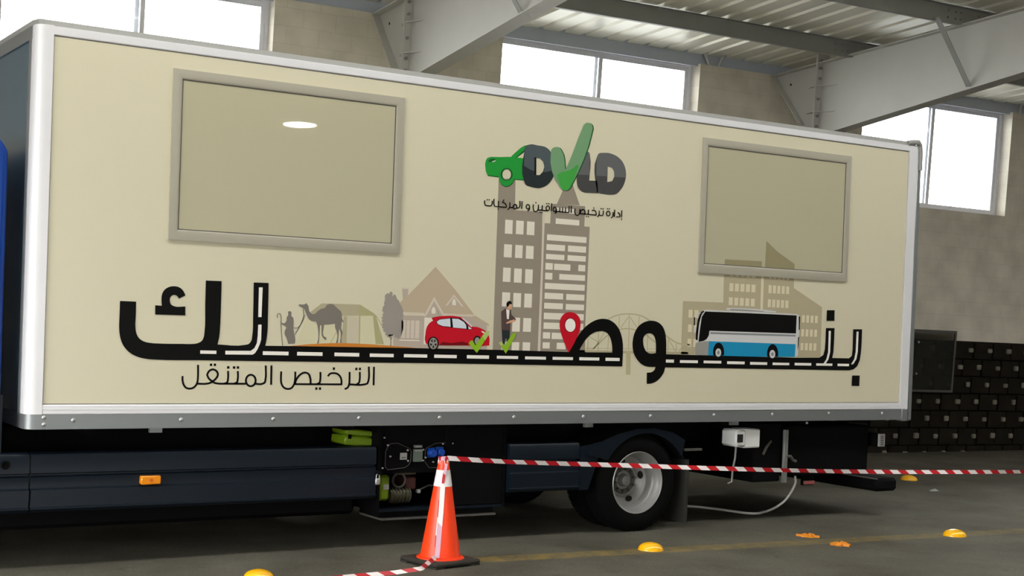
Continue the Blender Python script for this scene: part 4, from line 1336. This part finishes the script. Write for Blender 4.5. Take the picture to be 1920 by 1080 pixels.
for q in ([345,470, 400,412, 530,398, 755,495, 782,545, 772,735, 730,805, 660,852, 345,890, 300,830, 310,560],
          [1060,490, 1240,398, 1400,388, 1450,470, 1440,780, 1400,850, 1110,848, 1030,740, 1040,560]):
    p = [on_y(x, y, PNL) for x, y in zpts(*QZ, q)]
    s = MB(); s.prism([(v[0], v[2]) for v in p], 1, PNL - 0.012, PNL, M_BLACK)
    cv = s.build('socket_cover', locker)
    s = MB(); pts = [Vector((v[0], PNL - 0.013, v[2])) for v in p]; s.tube(pts + [pts[0]], 0.0025, M_RIMD, 6)
    s.build('cover_seam', cv)
for q, m, nm in (((600,582,714,704), M_LABEL, 'warning_plate'), ((862,440,998,485), M_LABEL2, 'rating_plate'), ((850,515,1000,740), M_LABEL2, 'rating_plate')):
    a = on_y(690 + q[0] / 9.82, 790 + q[1] / 9.82, PNL - 0.02); c = on_y(690 + q[2] / 9.82, 790 + q[3] / 9.82, PNL - 0.02)
    s = MB(); s.box(a[0], c[0], PNL - 0.022, PNL - 0.001, c[2], a[2], m)
    if m is M_LABEL: s.box(a[0] + 0.01, c[0] - 0.01, PNL - 0.023, PNL - 0.021, c[2] + 0.012, c[2] + 0.020, M_RIMD)
    else:
        s.box(a[0] + 0.006, c[0] - 0.006, PNL - 0.023, PNL - 0.021, a[2] - 0.016, a[2] - 0.006, M_LABEL)
    s.build(nm, locker)
for cx, cy in ((1205, 588), (1352, 572)):
    a = on_y(690 + cx / 9.82, 790 + cy / 9.82, PNL - 0.05)
    s = MB(); s.lathe([(0.001, PNL - 0.062), (0.026, PNL - 0.062), (0.031, PNL - 0.055), (0.032, PNL - 0.02), (0.036, PNL - 0.012)], (a[0], 0, a[2]), 1, M_BLUE, 24)
    s.prism([(a[0] - 0.032, a[2] - 0.036), (a[0] + 0.032, a[2] - 0.036), (a[0] + 0.032, a[2] + 0.04), (a[0] - 0.032, a[2] + 0.04)], 1, PNL - 0.02, PNL - 0.011, M_BLUE)
    s.build('blue_socket', locker)
bf = None
for x, y in ((518,105), (318,305), (382,443), (745,535), (425,650), (750,730), (280,868), (1395,418), (1570,408), (1035,525), (1025,722), (1075,668), (1215,750)):
    a = on_y(690 + x / 9.82, 790 + y / 9.82, 0.10)
    if bf is None:
        s = MB(); s.lathe([(0.007, 0.12), (0.007, 0.106), (0.004, 0.102), (0.0005, 0.101)], (a[0], 0, a[2]), 1, M_MET, 10)
        bf = s.build('panel_bolt', locker); b0 = a
    else: copy_at(bf, Vector(a) - Vector(b0))
# generator block behind the lower opening
GZ = (640, 780, 4.908)
gen = MB()
a = on_y(640 + 355 / 4.908, 780 + 548 / 4.908, 0.16); c = on_y(640 + 445 / 4.908, 780 + 780 / 4.908, 0.16)
gen.bbox(a[0], c[0], 0.16, 0.60, c[2], a[2], M_LIME, 0.02)
g = gen.build('generator', locker); g['label'] = 'lime green generator body'
a = on_y(640 + 388 / 4.908, 780 + 632 / 4.908, 0.155); c = on_y(640 + 436 / 4.908, 780 + 676 / 4.908, 0.155)
s = MB(); s.box(a[0], c[0], 0.155, 0.161, c[2], a[2], M_LABEL); s.build('warning_plate', g)
p = on_y(640 + 525 / 4.908, 780 + 725 / 4.908, 0.22)
s = MB(); s.cyl((p[0] - 0.09, 0.22, p[2]), (p[0] + 0.09, 0.22, p[2]), 0.055, M_BRASS, n=24)
for k in range(6): s.cyl((p[0] - 0.075 + 0.03 * k, 0.22, p[2]), (p[0] - 0.068 + 0.03 * k, 0.22, p[2]), 0.066, M_BRASS, n=24)
s.build('motor', g)
p = on_y(640 + 530 / 4.908, 780 + 590 / 4.908, 0.18)
s = MB(); s.lathe([(0.06, 0.17), (0.065, 0.18), (0.05, 0.185), (0.045, 0.175)], (p[0], 0, p[2]), 1, M_RIMD, 24); s.build('recoil_ring', g)
p = on_y(640 + 610 / 4.908, 780 + 520 / 4.908, 0.18)
s = MB(); s.bbox(p[0] - 0.09, p[0] + 0.08, 0.18, 0.4, p[2] - 0.02, p[2] + 0.02, M_BRASS, 0.008); s.build('air_filter', g)
p = on_y(640 + 640 / 4.908, 780 + 620 / 4.908, 0.2)
s = MB(); s.bbox(p[0] - 0.05, p[0] + 0.05, 0.2, 0.42, p[2] - 0.05, p[2] + 0.05, mat('rusty_red', (70, 30, 26), 0.7), 0.01); s.build('carburettor', g)
p = on_y(640 + 715 / 4.908, 780 + 693 / 4.908, 0.17)
s = MB(); s.cyl((p[0], 0.17, p[2]), (p[0], 0.20, p[2]), 0.016, M_MET, n=10); s.tube([(p[0] - 0.02, 0.18, p[2]), (p[0] + 0.1, 0.2, p[2] + 0.04), (p[0] + 0.28, 0.24, p[2] + 0.03)], 0.007, M_RIMD, 8); s.build('tap', g)
ld = MB(); ld.box(3.22, x1 - 0.03, 0.105, 0.125, z0 + 0.03, z1 - 0.025, M_BLACK); ld.build('locker_shade_sheet', locker)  # black sheet standing in for the shade in the locker's right half
# two steps under the locker
s = MB()
a = on_y(721, 971, 0.12)
s.box(2.66, 3.72, 0.12, 0.50, 0.205, 0.222, M_RIMD); s.box(2.66, 3.72, 0.16, 0.5, 0.222, 0.275, M_BLACK)
s.build('step_plate', locker)

# inlet box, stand-off pole and hose at the tail
s = MB()
s.bbox(6.36, 6.56, 0.06, 0.26, 0.712, 0.888, M_BOXW, 0.012)
s.bbox(6.250, 6.37, 0.045, 0.26, 0.725, 0.885, M_BOXW, 0.02)
ib = s.build('inlet_box', truck); ib['label'] = 'white electrical inlet box'
s = MB(); s.box(6.262, 6.325, 0.037, 0.046, 0.768, 0.843, M_HOLE); s.build('inlet_socket', ib)
s = MB(); s.tube([(6.29, 0.09, 0.725), (6.285, 0.09, 0.62), (6.27, 0.10, 0.52), (6.275, 0.11, 0.40), (6.25, 0.14, 0.38)], 0.009, M_GALV, 8); s.build('conduit', ib)
s = MB(); s.bbox(6.895, 6.945, 0.09, 0.12, 0.37, 0.872, M_GALV, 0.004); s.build('support_bar', truck)
s = MB(); s.tube([(6.93, 0.10, 0.62), (6.98, 0.09, 0.62), (7.02, 0.10, 0.58), (7.06, 0.10, 0.57)], 0.014, M_RIMD, 8); s.build('bar_clamp', truck)
p = on_y(1440, 838, 0.14)
s = MB(); s.tube([(p[0] - 0.06, 0.14, p[2] - 0.07), (p[0] - 0.03, 0.13, p[2]), (p[0] + 0.03, 0.14, p[2] + 0.05), (p[0] + 0.07, 0.2, p[2] + 0.07)], 0.014, M_RIMD, 8); s.build('hose', truck)
s = MB(); s.bbox(6.55, 6.9, 0.14, 2.3, 0.38, 0.93, M_BLACK, 0.01); s.build('battery_box', truck)
s = MB(); s.bbox(7.0, 8.10, 0.16, 2.34, 0.42, 0.90, M_BLACK, 0.02); s.build('tail_lift_housing', truck)
p = on_y(1512, 793, 0.05)
s = MB(); s.lathe([(0.012, 0.05), (0.010, 0.035), (0.001, 0.03)], (p[0], 0, p[2]), 1, M_MET, 10); s.build('rivet', truck)
# under-run bar and lamp bracket
s = MB(); s.bbox(8.06, 8.36, 0.0, BW, 0.255, 0.385, M_BLACK, 0.03); s.box(8.055, 8.075, 0.0, BW, 0.376, 0.386, M_RIMD)
ur = s.build('under_run_bar', truck)
for y in (0.5, 1.9):
    s = MB(); s.box(8.06, 8.14, y, y + 0.08, 0.38, 0.95, M_BLACK); s.build('bar_hanger', ur)
s = MB(); s.bbox(8.15, 8.25, 0.10, 0.42, 0.69, 0.82, M_BLACK, 0.01); tl = s.build('tail_lamp', truck)
s = MB(); s.bbox(8.155, 8.245, 0.085, 0.102, 0.692, 0.818, M_LABEL, 0.004)
for k in range(5): s.box(8.18, 8.222, 0.082, 0.086, 0.705 + 0.02 * k, 0.717 + 0.02 * k, M_RIMD)
s.build('lamp_plate', tl)
a = on_y(1508, 902, 0.25); c = on_y(1527, 907.5, 0.25)
s = MB(); s.box(a[0], c[0], 0.25, 0.262, c[2], a[2], mat('reflector_pink', (190, 110, 104), 0.3)); s.box(a[0], c[0], 0.262, 0.30, c[2] - 0.01, 0.43, M_BLACK); s.build('reflector', truck)

# cab, mostly outside the picture: shell, window, rear wall
s = MB()
cabp = [(-0.245, 0.86), (-0.245, 2.84), (-0.32, 2.94), (-0.55, 2.98), (-1.7, 2.95), (-2.2, 2.75), (-2.62, 1.75), (-2.72, 1.45), (-2.75, 0.55), (-2.35, 0.50), (-2.20, 0.80), (-1.95, 0.96), (-1.55, 0.96), (-1.3, 0.80), (-1.2, 0.86)]
s.prism(cabp, 1, 0.115, BW - 0.115, M_CAB)
cab = s.build('cab', truck)
bv = cab.modifiers.new('rounding', 'BEVEL'); bv.width = 0.09; bv.segments = 5; bv.limit_method = 'ANGLE'; bv.angle_limit = math.radians(20)
for p in cab.data.polygons: p.use_smooth = True
s = MB(); s.prism([(-0.98, 1.02), (-0.98, 2.66), (-1.88, 2.66), (-2.36, 1.72), (-2.36, 1.02)], 1, 0.103, 0.118, M_CAB)
dr = s.build('cab_door', cab)
s = MB(); s.prism([(-1.06, 1.80), (-1.06, 2.56), (-1.83, 2.56), (-2.22, 1.80)], 1, 0.098, 0.106, M_HOLE); s.build('door_window', dr)
s = MB(); s.bbox(-1.28, -1.08, 0.075, 0.10, 1.50, 1.535, M_BLACK, 0.008); s.build('door_handle', dr)
s = MB(); s.bbox(-2.50, -2.40, -0.14, 0.02, 1.95, 2.50, M_BLACK, 0.03); s.tube([(-2.40, 0.10, 2.60), (-2.44, -0.05, 2.60), (-2.44, -0.06, 2.45)], 0.015, M_BLACK, 8); s.build('wing_mirror', cab)
s = MB(); s.bbox(-2.86, -2.30, 0.12, BW - 0.12, 0.30, 0.62, M_NAVY, 0.04); s.build('front_bumper', cab)
s = MB(); s.prism([(-0.24, 0.80), (-0.24, 1.19), (-0.33, 1.19), (-1.2, 1.0), (-1.2, 0.80)], 1, 0.10, 0.118, M_NAVY); s.build('cab_lower_trim', cab)

# ------------------------------------------------------------------ loose things on the truck and around it
# lime case wedged behind the skirt
c0 = unp(680, 822, 1, 0.22)
lc = empty('tool_case', (c0.x, 0.36, c0.z - 0.06))
tag(lc, 'lime green plastic case tucked under the truck above the dark side skirt', 'case')
LM = Matrix.Translation((c0.x, 0.22, c0.z)) @ Matrix.Rotation(math.radians(5.5), 4, 'Y')
s = MB(); s.bbox(-0.150, 0.150, 0.0, 0.26, -0.062, 0.012, M_LIME, 0.012, LM); s.build('case_body', lc)
s = MB(); s.bbox(-0.150, 0.150, 0.0, 0.26, 0.016, 0.062, M_LIME, 0.012, LM); s.build('lid', lc)
for x in (-0.115, 0.115):
    s = MB(); s.bbox(x - 0.014, x + 0.014, -0.008, 0.002, -0.012, 0.022, M_BLACK, 0.002, LM); s.build('latch', lc)
s = MB(); s.bbox(-0.028, 0.028, -0.010, 0.001, -0.022, -0.004, M_LIME, 0.003, LM); s.build('handle', lc)
s = MB(); s.box(c0.x - 0.2, 2.603, 0.16, 0.70, c0.z - 0.105, c0.z - 0.083, M_BLACK); s.build('case_shelf', truck)

# padlock on the locker post
p = unp(708.5, 898, 1, 0.03)
pk = empty('padlock', (p.x, 0.05, p.z - 0.05))
tag(pk, 'small steel padlock hanging on the locker post at the end of the side skirt', 'padlock')
s = MB(); s.bbox(p.x - 0.020, p.x + 0.020, 0.022, 0.042, p.z - 0.045, p.z + 0.004, M_MET, 0.005); s.build('lock_body', pk)
s = MB(); s.tube([(p.x - 0.013, 0.032, p.z)] + [(p.x - 0.013 * math.cos(math.radians(a)), 0.032, p.z + 0.025 + 0.013 * math.sin(math.radians(a))) for a in range(0, 181, 20)] + [(p.x + 0.013, 0.032, p.z)], 0.004, M_MET, 8); s.build('shackle', pk)
s = MB(); s.bbox(p.x - 0.005, p.x + 0.028, 0.02, 0.11, p.z + 0.034, p.z + 0.06, M_BLACK, 0.003); s.build('hasp', locker)

# traffic cone
base = unp(825, 1056, 2, 0.0)
CX0, CY0 = base.x, base.y
cone = empty('traffic_cone', (CX0, CY0, 0))
tag(cone, 'orange traffic cone with white band and black base on the floor beside the truck', 'cone')
CM = Matrix.Translation((CX0, CY0, 0)) @ Matrix.Rotation(math.radians(10), 4, 'Z')
s = MB(); s.bbox(-0.215, 0.215, -0.215, 0.215, 0.012, 0.045, M_CBASE, 0.012, CM)
for x in (-0.17, 0.17):
    for y in (-0.17, 0.17): s.box(x - 0.04, x + 0.04, y - 0.04, y + 0.04, 0.0, 0.013, M_CBASE, CM)
s.build('base', cone)
HT, RB, RT = 0.775, 0.148, 0.036
def cr(z): return RB + (RT - RB) * (z - 0.06) / (HT - 0.06)
s = MB()
s.lathe([(0.178, 0.044), (0.176, 0.052), (0.152, 0.060), (cr(0.06), 0.070), (cr(0.60), 0.60)], (CX0, CY0, 0), 2, M_ORANGE, 48)
s.lathe([(cr(0.60), 0.60), (cr(0.755), 0.755), (RT, HT), (RT - 0.008, HT), (RT - 0.01, HT - 0.03)], (CX0, CY0, 0), 2, M_ORANGE, 48)
s.build('cone_body', cone)
s = MB(); s.lathe([(cr(0.575) + 0.0005, 0.575), (cr(0.575) + 0.002, 0.576), (cr(0.695) + 0.002, 0.694), (cr(0.695) + 0.0005, 0.695)], (CX0, CY0, 0), 2, M_REFL, 48)
s.build('reflective_band', cone)

# barrier tape: up the cone, wrapped at the top, then along the lane to the right
def ribbon(b, pts, w, updir, period=0.19, slant=0.035, twist=None, m1=M_TRED, m2=M_TWHITE, thick=0.0006, phase=0.0):
    """tape along pts; stripes are slanted faces alternating red and white"""
    P = [Vector(p) for p in pts]
    L = [0.0]
    for i in range(1, len(P)): L.append(L[-1] + (P[i] - P[i - 1]).length)
    def at(d):
        d = max(0, min(L[-1], d))
        for i in range(1, len(P)):
            if d <= L[i] or i == len(P) - 1:
                t = (d - L[i - 1]) / max(1e-9, L[i] - L[i - 1])
                return P[i - 1].lerp(P[i], t), (P[i] - P[i - 1]).normalized()
    def edge(d, sg):
        p, tn = at(d)
        u = updir if not callable(updir) else updir(d)
        u = (u - tn * u.dot(tn)).normalized()
        if twist:
            u = Matrix.Rotation(twist(d), 3, tn) @ u
        return p + u * (sg * w / 2)
    n = int(L[-1] / (period / 2)) + 1
    for k in range(n):
        d0, d1 = k * period / 2 + phase, (k + 1) * period / 2 + phase
        sub = 3
        for q in range(sub):
            a = d0 + (d1 - d0) * q / sub; c = d0 + (d1 - d0) * (q + 1) / sub
            if a - slant > L[-1]: continue
            vs = [edge(a + slant / 2, 1), edge(c + slant / 2, 1), edge(c - slant / 2, -1), edge(a - slant / 2, -1)]
            b.add(vs, [(0, 1, 2, 3)], m1 if k % 2 else m2)
tape = MB()
pl = []
n_p, k_p = Vector((0.07, 1, 0)), -0.76 + 0.07 * 2.7
for px, py in ((838, 859), (846, 859.5), (900, 863), (960, 866.2), (1080, 870), (1195, 873.3), (1320, 877.5), (1440, 881), (1570, 883.8), (1700, 885), (1810, 885), (1920, 884.5)):
    r = ray(px, py); t = (k_p - CAM.dot(n_p)) / r.dot(n_p); pl.append(CAM + r * t)
d = (pl[-1] - pl[-2]).normalized()
pl += [pl[-1] + d * 1.2 + Vector((0, 0, 0.02)), pl[-1] + d * 2.6 + Vector((0, 0, 0.10)), pl[-1] + d * 4.8 + Vector((0, 0, 0.28))]
UP = Vector((0, 0.25, 1)).normalized()
ribbon(tape, pl, 0.036, UP, 0.19, -0.045, lambda d: 0.35 * math.sin(d * 2.3) + 0.25)
# wrap round the cone's tip
top = Vector((CX0, CY0, 0))
wr = [top + Vector((0.043 * math.cos(t), 0.043 * math.sin(t), 0.752 + 0.008 * math.sin(t * 0.5))) for t in [i * math.pi / 10 - math.pi * 0.9 for i in range(44)]]
ribbon(tape, wr, 0.040, Vector((0, 0, 1)), 0.5, 0.0, None, M_TWHITE, M_TRED if False else M_TWHITE)
wr2 = [top + Vector((0.041 * math.cos(t), 0.041 * math.sin(t), 0.778)) for t in [i * math.pi / 10 for i in range(21)]]
ribbon(tape, wr2, 0.024, Vector((0, 0, 1)), 0.06, 0.0, None, M_TPINK, M_TRED)
# strip hanging down the face of the cone
dirv = Vector((CAM.x - CX0, CAM.y - CY0, 0)).normalized()
sidev = Vector((-dirv.y, dirv.x, 0))
def face(z, off, lift=0.006):
    rr = cr(z) + lift
    a = off / rr
    dv = (dirv * math.cos(a) + sidev * math.sin(a))
    return top + dv * rr + Vector((0, 0, z))
sd = [face(0.745, 0.022, 0.010), face(0.70, 0.016, 0.012), face(0.66, 0.006, 0.012), face(0.60, 0.0), face(0.54, -0.002), face(0.40, -0.006), face(0.25, -0.014), face(0.12, -0.020), face(0.065, -0.024, 0.012)]
ribbon(tape, sd[:4], 0.020, lambda d: sidev, 0.16, 0.01, None, M_TRED, M_TPINK)
ribbon(tape, sd[3:], 0.036, lambda d: sidev, 0.60, 0.03, None, M_TPINK, M_TWHITE, phase=0)
sd2 = [face(0.48, -0.022, 0.007), face(0.36, -0.026, 0.007), face(0.20, -0.036, 0.007), face(0.14, -0.038, 0.007)]
ribbon(tape, sd2, 0.012, lambda d: sidev, 0.26, 0.01, None, M_TWHITE, M_TRED)
# over the base and away along the floor to the left
fo = [face(0.075, -0.03, 0.014), top + dirv * 0.21 - sidev * 0.06 + Vector((0, 0, 0.075))]
for px, py, z in ((790, 1066, 0.06), (740, 1073.5, 0.05), (690, 1078, 0.05), (640, 1083, 0.05), (560, 1090, 0.05), (430, 1104, 0.06), (250, 1125, 0.08)):
    fo.append(unp(px, py, 2, z))
ribbon(tape, [fo[0]] + fo[2:], 0.034, Vector((0, 0.5, 1)).normalized(), 0.19, 0.045, lambda d: 0.3 * math.sin(3 * d))
tp_o = tape.build('barrier_tape', fix=False)
tag(tp_o, 'red and white striped barrier tape strung from the cone along the truck', 'tape')

# yellow domes on the lane line
def dome_mesh(c):
    s = MB()
    R0, H0 = 0.105, 0.055
    prof = [(R0, 0.0), (R0, 0.006)] + [(R0 * math.cos(math.radians(a)) * 0.97, 0.008 + H0 * math.sin(math.radians(a))) for a in range(8, 90, 10)] + [(0.002, 0.008 + H0)]
    s.lathe(prof, (c.x, c.y, 0), 2, M_DOME, 36)
    return s
LB = ['yellow floor dome in front of the rear wheel, on the faded line', 'yellow floor dome furthest right on the faded lane line', 'yellow floor dome cut by the bottom edge, left of the cone', 'small far yellow floor dome beyond the truck tail']
first = None
for (px, py), lb in zip(((1220, 1028), (1790, 1002), (485, 1081), (1704, 898)), LB):
    c = unp(px, py, 2, 0.012)
    if first is None:
        o = dome_mesh(c).build('road_stud'); first = o; c0 = c
    else:
        o = copy_at(first, (c.x - c0.x, c.y - c0.y, 0))
    tag(o, lb, 'road stud', 'yellow dome road studs')
# the broken ones: low jagged remains
rb = random.Random(11)
for px, py, lb in ((1515, 1006, 'broken orange stud remains behind the lane line, the left one'), (1577, 1022, 'broken orange stud remains in front of the lane line, the right one')):
    c = unp(px, py, 2, 0.0)
    s = MB(); n = 22
    ring = [(c.x + (0.062 + rb.uniform(-.022, .028)) * 1.25 * math.cos(2 * math.pi * i / n), c.y + (0.062 + rb.uniform(-.02, .025)) * 1.2 * math.sin(2 * math.pi * i / n)) for i in range(n)]
    mid = [((x - c.x) * 0.6 + c.x, (y - c.y) * 0.6 + c.y) for x, y in ring]
    vs = [(x, y, 0.0) for x, y in ring] + [(x, y, 0.008 + rb.uniform(0, .010)) for x, y in ring] + [(x, y, 0.014 + rb.uniform(-.008, .018)) for x, y in mid] + [(c.x, c.y, 0.010)]
    fs = [(i, (i + 1) % n, n + (i + 1) % n, n + i) for i in range(n)] + [(n + i, n + (i + 1) % n, 2 * n + (i + 1) % n, 2 * n + i) for i in range(n)] + [(2 * n + i, 2 * n + (i + 1) % n, 3 * n) for i in range(n)]
    s.add(vs, fs, M_DOMEO)
    tag(s.build('broken_road_stud'), lb, 'road stud', 'broken road studs')
c = unp(1752, 921, 2, 0.0)
s = MB(); s.add([(c.x - 0.05, c.y, 0.0), (c.x + 0.05, c.y - 0.03, 0.002), (c.x + 0.06, c.y + 0.03, 0.02), (c.x - 0.03, c.y + 0.05, 0.006), (c.x, c.y, 0.03)], [(0, 1, 4), (1, 2, 4), (2, 3, 4), (3, 0, 4), (0, 3, 2, 1)], M_LITTER)
tag(s.build('paper_scrap'), 'scrap of white paper lying on the floor right of the truck tail', 'scrap')

# white supply cable from the tail to the floor and under the truck
cpts = []
for px, py, y in ((1492, 903, 0.30), (1489, 912, 0.32), (1482, 925, 0.36), (1470, 940, 0.42), (1455, 951, 0.50)):
    p = unp(px, py, 1, y); cpts.append(p)
for px, py in ((1438, 958.5), (1420, 962.5), (1400, 962), (1370, 958), (1340, 954), (1305, 950), (1270, 948)):
    cpts.append(unp(px, py, 2, 0.013))
cpts = [Vector(p) for p in cpts]
fine = []
for i in range(len(cpts) - 1):
    p0, p1, p2, p3 = cpts[max(i - 1, 0)], cpts[i], cpts[i + 1], cpts[min(i + 2, len(cpts) - 1)]
    for k in range(5):
        t = k / 5
        fine.append(0.5 * ((2 * p1) + (p2 - p0) * t + (2 * p0 - 5 * p1 + 4 * p2 - p3) * t * t + (3 * p1 - p0 - 3 * p2 + p3) * t ** 3))
fine.append(cpts[-1])
fine = [Vector((p.x, p.y, max(p.z, 0.012))) for p in fine]
s = MB(); s.tube([Vector((fine[0].x, fine[0].y + .02, fine[0].z + 0.08))] + fine, 0.012, M_CABLE, 10)
tag(s.build('power_cable'), 'white power cable looping from the truck tail down to the floor', 'cable')
